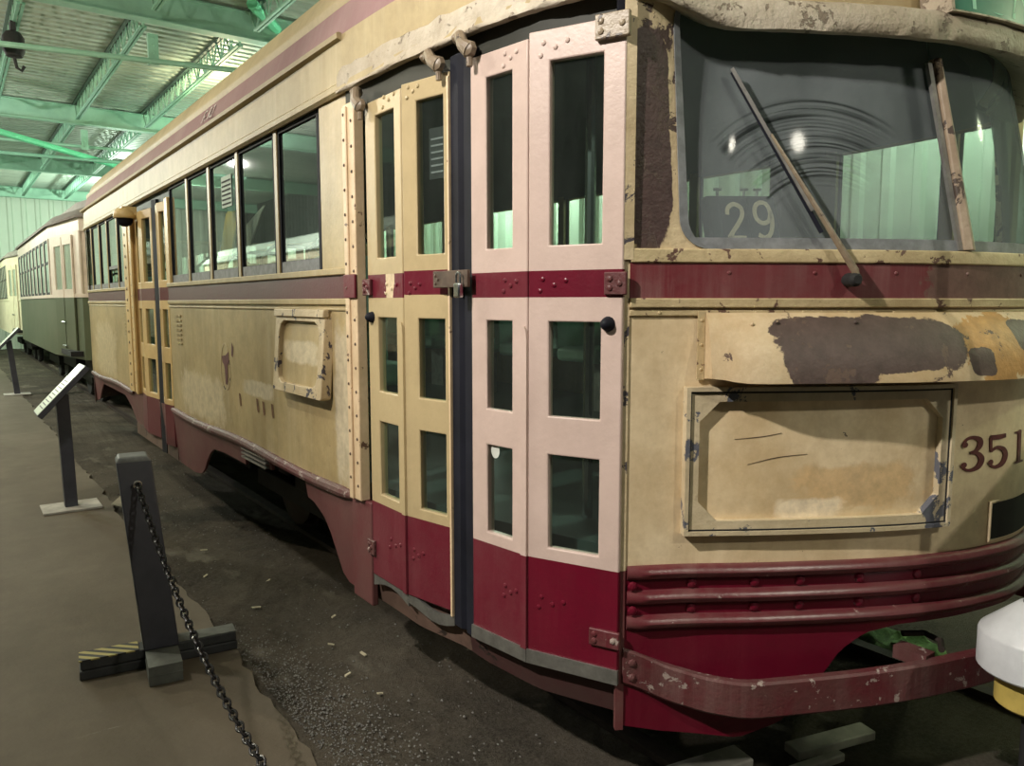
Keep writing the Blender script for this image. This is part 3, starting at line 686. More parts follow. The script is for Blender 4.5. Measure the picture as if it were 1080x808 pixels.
# fleet number
GL = {
 '3': ([([(.08, .80), (.16, .93), (.32, .98), (.52, .90), (.55, .74), (.44, .58), (.27, .53)], [.07, .07, .09, .15, .16, .10, .06]),
        ([(.27, .53), (.48, .50), (.62, .32), (.54, .10), (.33, .02), (.16, .06), (.08, .17)], [.06, .11, .17, .15, .09, .07, .07])], [(.11, .78, .085), (.11, .19, .085)]),
 '5': ([([(.10, .93), (.11, .75), (.13, .50)], [.08, .08, .07]), ([(.08, .92), (.35, .91), (.60, .93)], [.13, .14, .12]),
        ([(.13, .50), (.32, .60), (.54, .52), (.63, .32), (.53, .09), (.30, .02), (.13, .09)], [.06, .09, .14, .17, .15, .09, .07])], [(.13, .18, .085)]),
 '1': ([([(.30, 1.0), (.33, .5), (.36, .0)], [.15, .15, .15]), ([(.14, .02), (.36, .03), (.58, .02)], [.06, .07, .06]), ([(.10, .96), (.22, .96), (.34, .98)], [.05, .06, .08])], []),
 '7': ([([(.05, .93), (.35, .91), (.66, .94)], [.15, .13, .12]), ([(.64, .92), (.42, .55), (.32, .0)], [.08, .13, .16])], [])}
GB = {
 '2': [[(.10, .70), (.14, .88), (.34, 1.0), (.56, .90), (.58, .70), (.44, .48), (.24, .26), (.06, .04)], [(.02, .05), (.30, .05), (.62, .05)]],
 '9': [[(.58, .70), (.50, .93), (.32, 1.0), (.14, .92), (.07, .70), (.14, .50), (.32, .42), (.50, .50), (.58, .70), (.60, .45), (.50, .14), (.30, .01), (.10, .10)]]}
def disc(mb, x, y, r, place, th=0.003):
    vs = [place(x + r * math.cos(2 * PI * k / 14), y + r * math.sin(2 * PI * k / 14), th) for k in range(14)]; mb.add(vs, [tuple(range(14))])
def fleet_number():
    fn = None; H = 0.107; zb = 1.082
    for ch, x0 in zip('3517', (1.068 - NH, 1.188 - NH, 1.325 - NH, 1.475 - NH)):
        mb = MB(); pl = lambda a, b, o, x0=x0: NS(NH + x0 + a * H * 1.45, zb + b * H, 0.001 + o)
        for pts, wd in GL[ch][0]: stroke(mb, pts, wd, pl)
        for x, y, r in GL[ch][1]: disc(mb, x, y, r, pl, 0.0032)
        lab(mb.build('fleet_number', M['number'], car, smooth=0), 'maroon painted digit %s of the number 3517' % ch)
fleet_number()
# left and right windshield posts, with rounded lower corner of the glass
ZT = 2.455
sg = 0.172; RC = 0.085
def edge(z):
    b = 1.752; t = ZT - 0.0
    if z < b + RC: return sg + RC - math.sqrt(max(0, RC ** 2 - (b + RC - z) ** 2))
    if z > t - RC: return sg + RC - math.sqrt(max(0, RC ** 2 - (z - t + RC) ** 2))
    return sg
zz = [1.752 + RC * (1 - math.cos(k * PI / 16)) for k in range(9)] + lin(1.86, ZT - RC, 6) + [ZT - RC + RC * math.sin(k * PI / 16) for k in range(1, 9)]
for side in (0, 1):
    mp = (lambda q, z, off: NS(0.012 + (edge(z) - 0.012) * q, z, off)) if side == 0 else (lambda q, z, off: NS(NL - 0.012 - (edge(z) - 0.012) * q, z, off))
    mb = MB(); mb.plate(lin(0, 1, 6), zz, mp, 0.045); lab(mb.build('corner_post', M['bare_post'], car), 'corner post stripped to brown primer')
    mp2 = (lambda q, z, off: NS(edge(z) - 0.012 + 0.026 * q, z, off)) if side == 0 else (lambda q, z, off: NS(NL - edge(z) + 0.012 - 0.026 * q, z, off))
    mb = MB(); mb.plate([0, 0.5, 1], zz, mp2, 0.012, off=0.006); mb.build('windshield_gasket', M['gasket'], car)
mb = MB(); mb.plate([-0.012, 0.0, 0.010, 0.02], [1.72, 2.44], line_map((1.544, 1.57), (1.70, 1.48)), 0.03, off=0.012); mb.build('door_edge_strip', M['cream_worn'], car)
mb = MB(); mb.plate([-0.030, -0.012], [0.52, 2.44], line_map((1.544, 1.57), (1.70, 1.48)), 0.02, off=0.001); lab(mb.build('door_seal', M['rubber'], car), 'black seal beside the front post')
mb = MB()
mb.plate([-0.012, 0.012], [0.33, 0.82, 1.72], line_map((1.544, 1.57), (1.70, 1.48)), 0.02, off=0.004, mi=lambda i, j: 1 - j)
mb.build('door_edge_strip', [M['cream_worn'], M['maroon_skirt']], car)
mb = MB(); mb.plate(lin(sg + 0.03, NL - sg - 0.03, 50), [1.750, 1.765, 1.785], NS, 0.012, off=-0.002); mb.build('windshield_gasket', M['gasket'], car)
for lo_, hi_ in ((sg - 0.01, 1.05), (1.062, NL - sg + 0.01)):
    mb = MB(); mb.plate(lin(lo_, hi_, 30), lin(1.75, ZT + 0.01, 12), NS, 0.006, off=-0.016); mb.build('windshield_glass', M['windshield'], car)
def divider():
    P = lambda z, ds, off: NS(1.056 + ds, z, off)
    mb = MB(); Z = lin(1.755, 2.335, 10)
    mb.plate([-0.013, 0.0, 0.016], Z, lambda s, z, off: P(z, s * (1.4 - 0.9 * (z - 1.75)), off + (0.012 if s == 0 else 0)), 0.03, off=0.012); mb.build('windshield_divider', M['divider'], car, bevel=0.003)
    mb = MB(); mb.plate([-0.034, -0.018], Z[:-1] + [2.322], lambda s, z, off: P(z, s, off), 0.012, off=0.004); mb.build('divider_strip', M['steel'], car)
divider()
# wiper
def wiper():
    s0 = 0.646
    pv = NS(s0, 1.690, 0.05); tip = NS(0.456, 2.074, 0.045)
    mb = MB(); mb.lathe([(0, 0), (0.016, 0.0), (0.02, 0.01), (0.02, 0.05), (0.012, 0.06), (0, 0.06)], (0, 0, 0), 12)
    x, y, nx, ny = nose(s0); q = Vector((0, 0, 1)).rotation_difference(Vector((nx, ny, 0))); c = Vector(NS(s0, 1.665, 0.006))
    mb.v = [tuple(c + q @ Vector(p)) for p in mb.v]
    piv = mb.build('wiper_pivot', M['dark'], car)
    mb = MB(); mid = tuple(a + (b - a) * 0.45 for a, b in zip(pv, tip))
    low_ = NS(s0 + 0.012, 1.660, 0.05)
    mb.tube([low_, pv, mid, tip], [0.006, 0.011, 0.0075, 0.004], 8); mb.build('wiper_arm', M['bracket'], car)
    mb = MB(); A = Vector(NS(0.380, 2.269, 0.018)); B = Vector(NS(0.557, 1.862, 0.018)); mb.bar(A, B, 0.006, 0.010); bl = mb.build('wiper_blade', M['steel'], car)
    mb = MB(); A = Vector(NS(0.384, 2.262, 0.006)); B = Vector(NS(0.580, 1.80, 0.006)); mb.bar(A, B, 0.005, 0.012); mb.build('blade_rubber', M['rubber'], bl)
wiper()

# --- body outline above the windows (loop of plan points), letterboard, roof
left_line = [(1.341, 10.15), (1.341, 8.5), (1.341, 6.5), (1.341, 4.5), (1.336, 3.4), (1.333, 3.0), (1.345, 2.5), (1.385, 2.05), (1.45, 1.75), (1.530, 1.585)]
rear_l = [(2.65, 11.20), (2.25, 11.17), (1.85, 11.05), (1.55, 10.80), (1.40, 10.50)]
def outline():
    L = crom(rear_l + left_line, 5)
    fr = [NS(s, 2.47)[:2] for s in lin(0.03, NH, 26)]
    lp = L + fr
    return lp + [(2 * XC - x, y) for x, y in reversed(lp[1:-1])]
OUT = outline()
def inset(p, d):
    x, y = p; cy = max(2.75, min(9.9, y)); v = Vector((XC - x, cy - y)); l = v.length
    return (x + v.x * d / max(l, 1e-6), y + v.y * d / max(l, 1e-6)) if l > 1e-6 else p
def loft(name, prof, mat, closed=False, mats=None):
    mb = MB(); n = len(OUT)
    vs = [(*inset(p, d), z) for d, z in prof for p in OUT]
    for j in range(len(prof) - 1):
        mi = mats[j] if mats else 0
        mb.add([vs[j * n + i] for i in range(n)] + [vs[(j + 1) * n + i] for i in range(n)], [(i, (i + 1) % n, n + (i + 1) % n, n + i) for i in range(n)], mi)
    if closed: mb.add([vs[(len(prof) - 1) * n + i] for i in range(n)], [tuple(range(n))])
    return mb
mb = loft('letterboard', [(0.05, 2.455), (0.0, 2.437), (-0.012, 2.450), (-0.012, 2.474), (0.0, 2.486), (0.002, 2.665)], None)
mb.build('letterboard', M['letterboard'], car, smooth=40)
mb = loft('roof_band', [(0.002, 2.66), (0.003, 2.672), (0.050, 2.815), (0.06, 2.83)], None); lab(mb.build('roof_band', M['maroon_roof'], car, smooth=40), 'faded maroon band along the roof edge')
mb = loft('roof', [(0.05, 2.80), (0.040, 2.83), (0.045, 2.846), (0.062, 2.85), (0.075, 2.885), (0.105, 2.945), (0.165, 3.015), (0.29, 3.075), (0.55, 3.13), (0.95, 3.165), (1.25, 3.175)], None, True)
mb.build('roof', M['roof_cream'], car, smooth=40)
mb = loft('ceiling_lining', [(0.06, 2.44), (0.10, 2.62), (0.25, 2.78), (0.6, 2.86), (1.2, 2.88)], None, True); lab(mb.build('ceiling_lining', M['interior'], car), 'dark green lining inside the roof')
# rain gutters along the sides
for sgn in (1, -1):
    mb = MB(); X = lambda a: a if sgn == 1 else 2 * XC - a
    for y0, y1 in ((2.98, 10.35),):
        pr = [(1.345, 2.640), (1.318, 2.650), (1.314, 2.668), (1.322, 2.674), (1.345, 2.672)]
        vs = [(X(a), y0, b) for a, b in pr] + [(X(a), y1, b) for a, b in pr]; n = len(pr)
        mb.add(vs, [(i, i + 1, n + i + 1, n + i) for i in range(n - 1)] + [tuple(range(n)), tuple(range(n, 2 * n))])
    mb.build('rain_gutter', M['roof_cream'], car)
# heavy chipped moulding over the doors and windshield
def brow():
    path = [(x - 0.0, y) for x, y in crom(left_line[5:], 8)]
    pts = [Vector((x, y, 2.447)) for x, y in path] + [Vector(NS(s, 2.47, 0.0)) for s in lin(0.03, NL - 0.03, 70)]
    pts = [Vector((p.x, p.y, 2.447)) for p in pts]
    mb = MB(); prof2 = [(-0.02, -0.004), (0.008, -0.014), (0.020, -0.010), (0.021, 0.000), (0.013, 0.006), (0.013, 0.030), (0.010, 0.060), (0.006, 0.085), (0.003, 0.088), (-0.02, 0.09)]
    prof3 = [(-0.02, -0.035), (0.04, -0.068), (0.100, -0.090), (0.114, -0.086), (0.118, -0.060), (0.114, -0.035), (0.108, -0.010), (0.085, 0.004), (0.045, 0.014), (-0.02, 0.02)]
    vs = []; n = len(prof2)
    for i, p in enumerate(pts):
        d = (pts[min(i + 1, len(pts) - 1)] - pts[max(i - 1, 0)]).normalized(); nn = Vector((d.y, -d.x, 0))
        if i < len(path) and nn.x > 0: nn = -nn
        if i >= len(path) and nn.y > 0: nn = -nn
        w_ = sm(i, len(path) - 2, len(path) + 9) * (1 - sm(i, len(pts) - 10, len(pts)))
        for (a, b), (a2, b2) in zip(prof2, prof3):
            ja = random.uniform(-0.0025, 0.0025); jb = random.uniform(-0.009, 0.009) * (1 - w_) if b > 0.07 else random.uniform(-0.002, 0.002)
            vs.append(p + nn * (a * 0.95 * (1 - w_) + a2 * w_ + ja) + Vector((0, 0, b * 0.95 * (1 - w_) + b2 * w_ + jb)))
    mb.add(vs, [(i * n + k, i * n + k + 1, (i + 1) * n + k + 1, (i + 1) * n + k) for i in range(len(pts) - 1) for k in range(n - 1)] + [tuple(range(n)), tuple((len(pts) - 1) * n + k for k in range(n))])
    lab(mb.build('brow_moulding', M['brow'], car, smooth=60), 'thick flaking drip moulding')
brow()
# destination sign on the front dome
def dest():
    P = lambda a, z, off: (lambda p: (p[0], p[1] + 0.03 * (z - 2.5) / 0.25, p[2]))(NS(NH + a, z, off))
    mb = MB(); mb.plate([-0.345, -0.335] + lin(-0.30, 0.30, 10) + [0.335, 0.345], [2.440, 2.446, 2.68, 2.70], P, 0.11, hole=lambda i, j: 0 < i < 13 and j == 1, off=0.112)
    fr = mb.build('destination_sign', M['brow'], car)
    mb = MB(); mb.plate(lin(-0.338, 0.338, 40), [2.444, 2.685], P, 0.004, off=0.106); mb.build('sign_blind', M['sign_green'], fr)
    cu = bpy.data.curves.new('t', 'FONT'); cu.body = 'TOARON'; cu.size = 0.17; cu.extrude = 0.0
    to = bpy.data.objects.new('t', cu); COL.objects.link(to); bpy.context.view_layer.update()
    me = bpy.data.meshes.new_from_object(to.evaluated_get(bpy.context.evaluated_depsgraph_get())); bpy.data.objects.remove(to)
    mb = MB(); w0 = max(v.co.x for v in me.vertices)
    mb.add([P(-0.30 + v.co.x / w0 * 0.60, 2.458 + v.co.y * 1.15, 0.1095) for v in me.vertices], [tuple(p.vertices) for p in me.polygons])
    bpy.data.meshes.remove(me); lab(mb.build('sign_lettering', M['sign_text'], fr, smooth=0), 'pale green destination lettering')
dest()
# chalked letters on the roof band
def chalk():
    mb = MB(); pl = lambda a, b, o: (1.341 + 0.003 + 0.052 * (b * 0.075 / 0.115 + 0.12) - 0.003 - o, 5.12 - a * 0.10, 2.712 + b * 0.075)
    def st(*p): stroke(mb, list(p), [0.13] * len(p), pl, 0.002)
    st((0, 0), (0, .5), (0, 1)); st((0, .97), (.25, .97), (.5, .97)); st((0, .5), (.2, .5), (.4, .5))
    st((.75, .0), (.75, .06), (.75, .1)); st((1.1, .9), (1.3, 1), (1.5, .9)); st((1.2, .0), (1.25, .4), (1.3, .8)); st((1.5, .8), (1.45, .4), (1.75, .0)); st((1.9, .95), (2.2, .9), (2.1, .5), (2.0, .05), (2.4, .05))
    lab(mb.build('chalk_mark', M['chalk'], car, smooth=0), 'faint white letters on the roof band')
chalk()

# --- folding front doors
D = dict(a0=(1.318, 2.747), a1=(1.320, 2.462), a2=(1.372, 2.222), b0=(1.367, 2.092), b1=(1.402, 1.836), b2=(1.528, 1.560))
def leaf(A, B, sl, sr, cream, maroon, top, beltz, bev, bottom=0.517):
    mp = line_map(A, B); W = (Vector(A) - Vector(B)).length
    ss = [0.002, sl, W - sr, W - 0.002]; zs = [bottom, 0.82, 0.857, 1.146, 1.262, 1.545, beltz[0], beltz[1], 1.767, 2.288, top]
    holes = {2, 4, 8}
    mb = MB(); mb.plate(ss, zs, mp, 0.034, hole=lambda i, j: i == 1 and j in holes, mi=lambda i, j: 1 if (j == 0 or j == 6) else 0)
    o = mb.build('door_leaf', [cream, maroon], car, bevel=0.004)
    for z0, z1 in ((0.857, 1.146), (1.262, 1.545), (1.767, 2.288)):
        g = MB(); g.plate([sl - 0.004, W - sr + 0.004], [z0 - 0.004, z1 + 0.004], mp, 0.005, off=-0.016); g.build('door_pane', M['glass'], o)
    k = 0.075 if W > 0.27 else 0.05
    for zc, m in ((2.325, cream), (1.655, maroon), (0.685, maroon)):
        rb = MB(); rivets(rb, [(bev + k * a, zc + b) for a, b in ((0, 0.014), (0.5, -0.003), (1, 0.010), (-0.12, -0.02))], mp, 0.0085, 0.0)
        rb.build('door_rivets', m, o)
    return o, mp, W
cl, cp = M['door_cream'], M['door_pink']
l1, m1, W1 = leaf(D['a0'], D['a1'], 0.082, 0.055, cl, M['maroon'], 2.345, (1.618, 1.706), 0.16)
l2, m2, W2 = leaf(D['a1'], D['a2'], 0.078, 0.032, cl, M['maroon'], 2.355, (1.628, 1.712), 0.04)
l3, m3, W3 = leaf(D['b0'], D['b1'], 0.074, 0.068, cp, M['maroon'], 2.36, (1.616, 1.694), 0.16)
l4, m4, W4 = leaf(D['b1'], D['b2'], 0.070, 0.068, cp, M['maroon_clean'], 2.375, (1.616, 1.694), 0.05)
# hinge fold strips between leaves
for mp, W, m in ((m1, W1, cl), (m3, W3, cp)):
    mb = MB(); mb.plate([W - 0.024, W - 0.012, W + 0.001], [0.52, 0.82, 1.49, 1.515, 1.53], lambda s, z, off, mp=mp, W=W: mp(W - 0.012 + (s - W + 0.012) * (1 if z < 1.5 else 0.75 if z < 1.52 else 0.15), z, off), 0.010, off=0.007, mi=lambda i, j: 1 if j < 1 else 0)
    mb.build('fold_hinge', [m, M['maroon']], car)
# black rubber gap between the leaf pairs, and rubber edges
mp = line_map((1.372, 2.226), (1.367, 2.088))
mb = MB(); Wg = 0.138
mb.plate([0.0, 0.05, 0.066, 0.072, 0.088, Wg], [0.47, 2.40], lambda s, z, off: mp(s, z, off - (0.012 if 0.06 < s < 0.08 else 0)), 0.03, off=-0.004)
lab(mb.build('door_edge_rubber', M['rubber'], car, bevel=0.004), 'black rubber edges meeting between the doors')
mb = MB(); mb.plate([-0.010, 0.001], [0.50, 2.34], mp, 0.02, off=0.004); mb.build('edge_strip', M['jamb'], car)
# door header, step panel, kick plates
path = [(1.335, 2.95), (1.355, 2.747), (1.36, 2.462), (1.41, 2.222), (1.41, 2.092), (1.445, 1.836), (1.56, 1.58)]
pc = [0.0]
for a, b in zip(path, path[1:]): pc.append(pc[-1] + math.hypot(b[0] - a[0], b[1] - a[1]))
def DP(s, z, off=0.0):
    i = 0
    while i < len(pc) - 2 and s > pc[i + 1]: i += 1
    t = (s - pc[i]) / (pc[i + 1] - pc[i]); a, b = path[i], path[i + 1]; dx, dy = b[0] - a[0], b[1] - a[1]; l = math.hypot(dx, dy)
    return (a[0] + dx * t + dy / l * off, a[1] + dy * t - dx / l * off, z)
mb = MB(); mb.plate(pc, [2.30, 2.46], DP, 0.02); mb.build('door_header', M['header'], car)
mb = MB(); S = lin(0.14, pc[-1], 24)
mb.plate(S, lin(0, 1, 3), lambda s, q, off: DP(s, (0.385 - 0.02 * sm(s, 0, 1.4)) * (1 - q) + 0.50 * q, off + 0.004 - 0.02 * (1 - q)), 0.02, mi=lambda i, j: 0 if i < 12 else 1)
mb.build('step_panel', [M['step_brown'], M['step_dark']], car)
mb = MB(); mb.box(1.60, 2.1, 1.75, 2.8, 0.41, 0.44); mb.build('door_step', M['dark'], car)
for mp, W in ((m3, W3), (m4, W4)):
    mb = MB(); mb.plate([0.0, W * 0.5, W], [0.478, 0.522], mp, 0.012, off=0.006); lab(mb.build('kick_plate', M['kick'], car), 'dull silver kick strip under the door')
mb = MB(); mb.plate(lin(0.0, W1, 6), [0, 1], lambda s, q, off: m1(s, 0.47 + 0.03 * math.sin(s * 11) + q * 0.045, off), 0.012, off=-0.004)
mb.plate(lin(0.0, W2, 6), [0, 1], lambda s, q, off: m2(s, 0.468 + 0.02 * math.sin(s * 17 + 2) + q * 0.04, off), 0.012, off=-0.004); lab(mb.build('kick_plate', M['kick'], car), 'bent torn kick strip')
# hinge brackets, hasp, knobs
def bracket(mp, s0, s1, z0, z1, off=0.018, m='bracket', knob=True, name='hinge_bracket'):
    mb = MB(); mb.plate([s0, s0 + 0.006, s1 - 0.006, s1], [z0, z0 + 0.006, z1 - 0.006, z1], mp, off, off=off)
    if knob: rivets(mb, [(s0 + 0.018, z0 + (z1 - z0) * 0.7), (s0 + 0.018, z0 + (z1 - z0) * 0.3), (s1 - 0.02, (z0 + z1) / 2)], mp, 0.010, off)
    return mb.build(name, M[m], car, bevel=0.003)
bracket(m4, W4 - 0.088, W4 + 0.012, 2.315, 2.382)
bracket(m4, W4 - 0.055, W4 + 0.012, 1.622, 1.686, 0.012, 'maroon_worn')
bracket(m4, W4 - 0.090, W4 + 0.006, 0.588, 0.640, 0.012, 'maroon_worn')
bracket(m1, -0.02, 0.045, 1.628, 1.69, 0.014, 'maroon_worn')
bracket(m1, -0.02, 0.035, 0.60, 0.66, 0.014, 'maroon_worn')
def arm(p, q):
    mb = MB(); p, q = Vector(p), Vector(q)
    mb.tube([p, p.lerp(q, 0.4) + Vector((-0.012, 0, 0.02)), p.lerp(q, 0.75) + Vector((-0.016, 0, 0.004)), q], [0.022, 0.018, 0.020, 0.026], 10)
    mb.dome(q, (-1, -0.4, 0), 0.028, 0.022); mb.dome(p, (-1, 0, 0), 0.018, 0.03); mb.tube([q + Vector((0, 0, 0.02)), q - Vector((0, 0, 0.05))], 0.010, 8)
    mb.build('door_arm', M['bracket'], car)
arm((1.36, 2.34, 2.42), (1.345, 2.245, 2.375)); arm((1.36, 2.14, 2.43), (1.345, 2.06, 2.375)); arm((1.315, 2.80, 2.40), (1.295, 2.735, 2.335))
mb = MB(); mp = line_map((1.36, 2.27), (1.365, 2.06)); mb.plate([0.0, 0.205], [1.650, 1.705], mp, 0.012, off=0.030); rivets(mb, [(0.015, 1.69), (0.03, 1.677), (0.015, 1.664)], mp, 0.006, 0.030)
lab(mb.build('hasp', M['hasp'], car, bevel=0.002), 'brown steel hasp across the door gap')
for mp, s, z in ((m1, 0.035, 1.545), (m4, W4 - 0.045, 1.54)):
    mb = MB(); mb.dome(mp(s, z, 0.0), mp.n, 0.022, 0.03, 14); mb.build('door_buffer', M['rubber'], car)
def padlock():
    c = Vector(line_map((1.36, 2.27), (1.365, 2.06))(0.172, 1.64, 0.042))
    o = empty('padlock', c, 'small silver padlock hanging from the brown hasp between the front doors', 'padlock')
    mb = MB(); mb.obox(c, (0, 0.017, 0), (0.010, 0, 0), (0, 0, 0.024)); mb.build('lock_body', M['chrome'], o, bevel=0.005)
    mb = MB(); mb.tube([c + Vector((0, 0.012, 0.022)), c + Vector((0, 0.012, 0.045))] + [c + Vector((0, 0.012 * math.cos(a), 0.045 + 0.012 * math.sin(a))) for a in lin(0.3, PI - 0.3, 8)] + [c + Vector((0, -0.012, 0.045)), c + Vector((0, -0.012, 0.022))], 0.0036, 8); mb.build('shackle', M['chrome'], o)
padlock()

# --- near side
def jamb():
    mb = MB(); mb.box(1.302, 1.345, 2.812, 2.915, 0.80, 2.372); mb.box(1.294, 1.303, 2.868, 2.905, 0.80, 2.36)
    for z in lin(0.86, 2.3, 15):
        mb.dome((1.302, 2.835, z), (-1, 0, 0), 0.007, None, 8, 1); mb.dome((1.294, 2.887, z + 0.03), (-1, 0, 0), 0.007, None, 8, 1)
    mb.build('door_jamb', [M['jamb'], M['hasp']], car, bevel=0.004)
    mb = MB(); mb.box(1.322, 1.350, 2.765, 2.945, 0.37, 0.80); lab(mb.build('jamb_foot', M['maroon_skirt'], car, bevel=0.006), 'maroon lower jamb')
    mb = MB(); mb.box(1.292, 1.303, 2.810, 2.917, 1.618, 1.712); lab(mb.build('jamb_band', M['maroon'], car, bevel=0.003), 'maroon band across the jamb')
jamb()
mb = MB(); mb.plate(lin(2.91, 6.16, 24), lin(0.79, 1.60, 4), SS, 0.02)
mb.build('side_panel', M['cream_side'], car)
mb = MB(); mb.plate(lin(2.905, 3.25, 3), [1.74, 2.46], SS, 0.03, off=-0.004); mb.build('front_pilaster', M['cream_side'], car)
def skirt_z(y):
    return pw(y, [(2.94, 0.372), (3.10, 0.372), (3.16, 0.41), (3.24, 0.52), (3.33, 0.60), (3.45, 0.650), (3.54, 0.66), (3.545, 0.735), (4.05, 0.735), (4.056, 0.70), (4.5, 0.70), (4.506, 0.655), (4.95, 0.655), (5.2, 0.64), (5.33, 0.57), (5.42, 0.47), (5.52, 0.415), (5.7, 0.395), (6.16, 0.395), (6.7, 0.40), (7.3, 0.42), (7.6, 0.45), (7.8, 0.52), (8.0, 0.62), (8.3, 0.70), (9.6, 0.70), (9.75, 0.62), (9.9, 0.5), (10.2, 0.45)])
ys = sorted(set(lin(2.945, 10.15, 110) + [3.54, 3.545, 4.05, 4.056, 4.5, 4.506]))
mb = MB(); mb.plate(ys, lin(0, 1, 4), lambda s, q, off: SS(s, skirt_z(s) + (0.80 - skirt_z(s)) * q, off - 0.02 * (1 - q)), 0.015)
mb.build('skirt', M['maroon_skirt'], car)
mb = MB(); mb.plate(ys, lin(0, 1, 4), lambda s, q, off: SR(s, skirt_z(s) + (0.80 - skirt_z(s)) * q, off), 0.015); mb.build('skirt', M['maroon_skirt'], car)
for y0, y1, m in ((2.95, 6.2, 'maroon_worn'), (7.72, 10.2, 'maroon_worn')):
    mb = MB(); P = lin(y0, y1, 30); mb.tube([(1.338, y, 0.787 - 0.010 * math.sin(3.1 * (y - 3))) for y in P], [0.026 * (0.6 + 0.4 * sm(min(y - y0, y1 - y), 0, 0.05)) for y in P], 10)
    lab(mb.build('skirt_moulding', M[m], car), 'rounded moulding above the skirt')
mb = MB()
for k in range(3): mb.box(1.33, 1.352, 4.07, 4.49, 0.706 + 0.024 * k, 0.716 + 0.024 * k)
mb.build('skirt_louvre', M['steel'], car)
# belt and beads along the side
for y0, y1 in ((2.915, 6.17), (7.72, 10.2)):
    mb = MB(); mb.plate(lin(y0, y1, 20), [1.618, 1.665, 1.716], SS, 0.02, off=0.003); lab(mb.build('side_belt', M['maroon_belt'], car), 'dull maroon belt under the side windows')
    mb = MB(); mb.plate(lin(y0, y1, 20), [1.716, 1.724, 1.738, 1.745], SS, 0.05, off=0.014); mb.build('window_sill', M['cream_side'], car, bevel=0.004)
    mb = MB(); mb.plate(lin(y0, y1, 20), [1.592, 1.60, 1.612, 1.618], SS, 0.02, off=0.012); mb.plate(lin(y0, y1, 20), [1.566, 1.578], SS, 0.02, off=0.006); mb.build('side_bead', M['cream_side'], car, bevel=0.003)
# side windows
def window(y0, y1, mp, z0=1.745, z1=2.44, post=None, lift=0.0):
    fw = 0.028
    mb = MB(); mb.plate([y0, y0 + fw, y1 - fw * 0.7, y1], [z0, z0 + 0.055, z1 - 0.02, z1], mp, 0.022, hole=lambda i, j: i == 1 and j == 1, off=-0.016, mi=lambda i, j: 1 if (j == 0 and i == 1) else 0)
    o = mb.build('window', [M['rubber'], M['gasket']], car)
    g = MB(); g.plate([y0 + fw * 0.6, y1 - fw * 0.5], [z0 + 0.045 + lift, z1 - 0.005], mp, 0.004, off=-0.026); g.build('pane', M['glass_side'], o)
    if lift:
        g = MB(); g.plate([y0 + fw, y1 - fw], [z0 + 0.03 + lift, z0 + 0.06 + lift], mp, 0.014, off=-0.018); g.build('raised_sash', M['gasket'], o)
    return o
wy = [3.25, 3.82, 4.45, 5.035, 5.575, 6.12]
for a, b in zip(wy, wy[1:]): window(a + 0.035, b - 0.015, SS)
for y in wy[1:-1]:
    p = MB(); p.plate([y - 0.016, y + 0.034], [1.74, 2.445], SS, 0.04, off=-0.010); p.build('window_post', M['cream_side'], car, bevel=0.006)
p = MB(); p.plate([6.10, 6.145, 6.20], [1.74, 2.30, 2.37], SS, 0.05, off=0.002); p.build('window_post', M['rear_door'], car, bevel=0.006)
wr = [7.79, 8.27, 8.85, 9.34, 9.88, 10.35]
for k, (a, b) in enumerate(zip(wr, wr[1:])): window(a + 0.03, b - 0.01, SS, lift=0.16 if k == 1 else 0.0)
for y in wr[1:-1]:
    p = MB(); p.plate([y - 0.010, y + 0.030], [1.74, 2.445], SS, 0.04, off=-0.010); p.build('window_post', M['cream_side'], car, bevel=0.006)
mb = MB(); mb.plate(lin(7.76, 10.2, 14), lin(0.79, 1.60, 4), SS, 0.02); mb.build('side_panel', M['cream_side'], car)
# louvre vents and old crest, rust marks
for y0 in (5.82, 7.86):
    mb = MB()
    for r in range(7):
        z = 1.50 - 0.033 * r
        for c in range(2): mb.plate([y0 + 0.085 * c, y0 + 0.085 * c + 0.07], [z, z + 0.012], SS, 0.008, off=0.008)
    mb.build('louvre', M['cream_side'], car)
def crest():
    mb = MB(); lp = [(4.775 + 0.095 * math.cos(a) * (1 - 0.15 * math.sin(a)), 1.215 + 0.145 * math.sin(a)) for a in lin(0, 2 * PI, 28)[:-1]]
    mb.ring(lp, [(4.775 + (a - 4.775) * 0.93, 1.215 + (b - 1.215) * 0.95) for a, b in lp], SS, 0, 0.002)
    lab(mb.build('crest_outline', M['cream_worn'], car), 'ghost outline of a removed oval crest')
    mb = MB(); mb.add([SS(a, b, 0.0025) for a, b in ((4.83, 1.24), (4.84, 1.275), (4.76, 1.285), (4.70, 1.31), (4.69, 1.25), (4.725, 1.225), (4.73, 1.13), (4.745, 1.105), (4.78, 1.11), (4.785, 1.20), (4.80, 1.225))], [tuple(range(11))])
    mb.add([SS(a, b, 0.002) for a, b in ((4.63, 1.37), (4.60, 1.34), (4.615, 1.28), (4.645, 1.29))], [(0, 1, 2, 3)])
    lab(mb.build('paint_scar', M['number'], car, smooth=0), 'maroon paint scar inside the crest')
    ru = plain('rust', (0.16, 0.075, 0.03), 0.8, 0, 0.5, 30)
    for y, dz in ((4.50, 0), (4.19, 0.0), (4.09, -0.005), (3.95, -0.004)):
        mb = MB(); mb.add([SS(y + a, 1.04 + dz + b, 0.002) for a, b in ((0.022, 0.038), (-0.008, 0.036), (-0.022, -0.03), (0.0, -0.04), (0.012, -0.02))], [tuple(range(5))])
        lab(mb.build('rust_streak', ru, car, smooth=0), 'short brown rust streak')
crest()
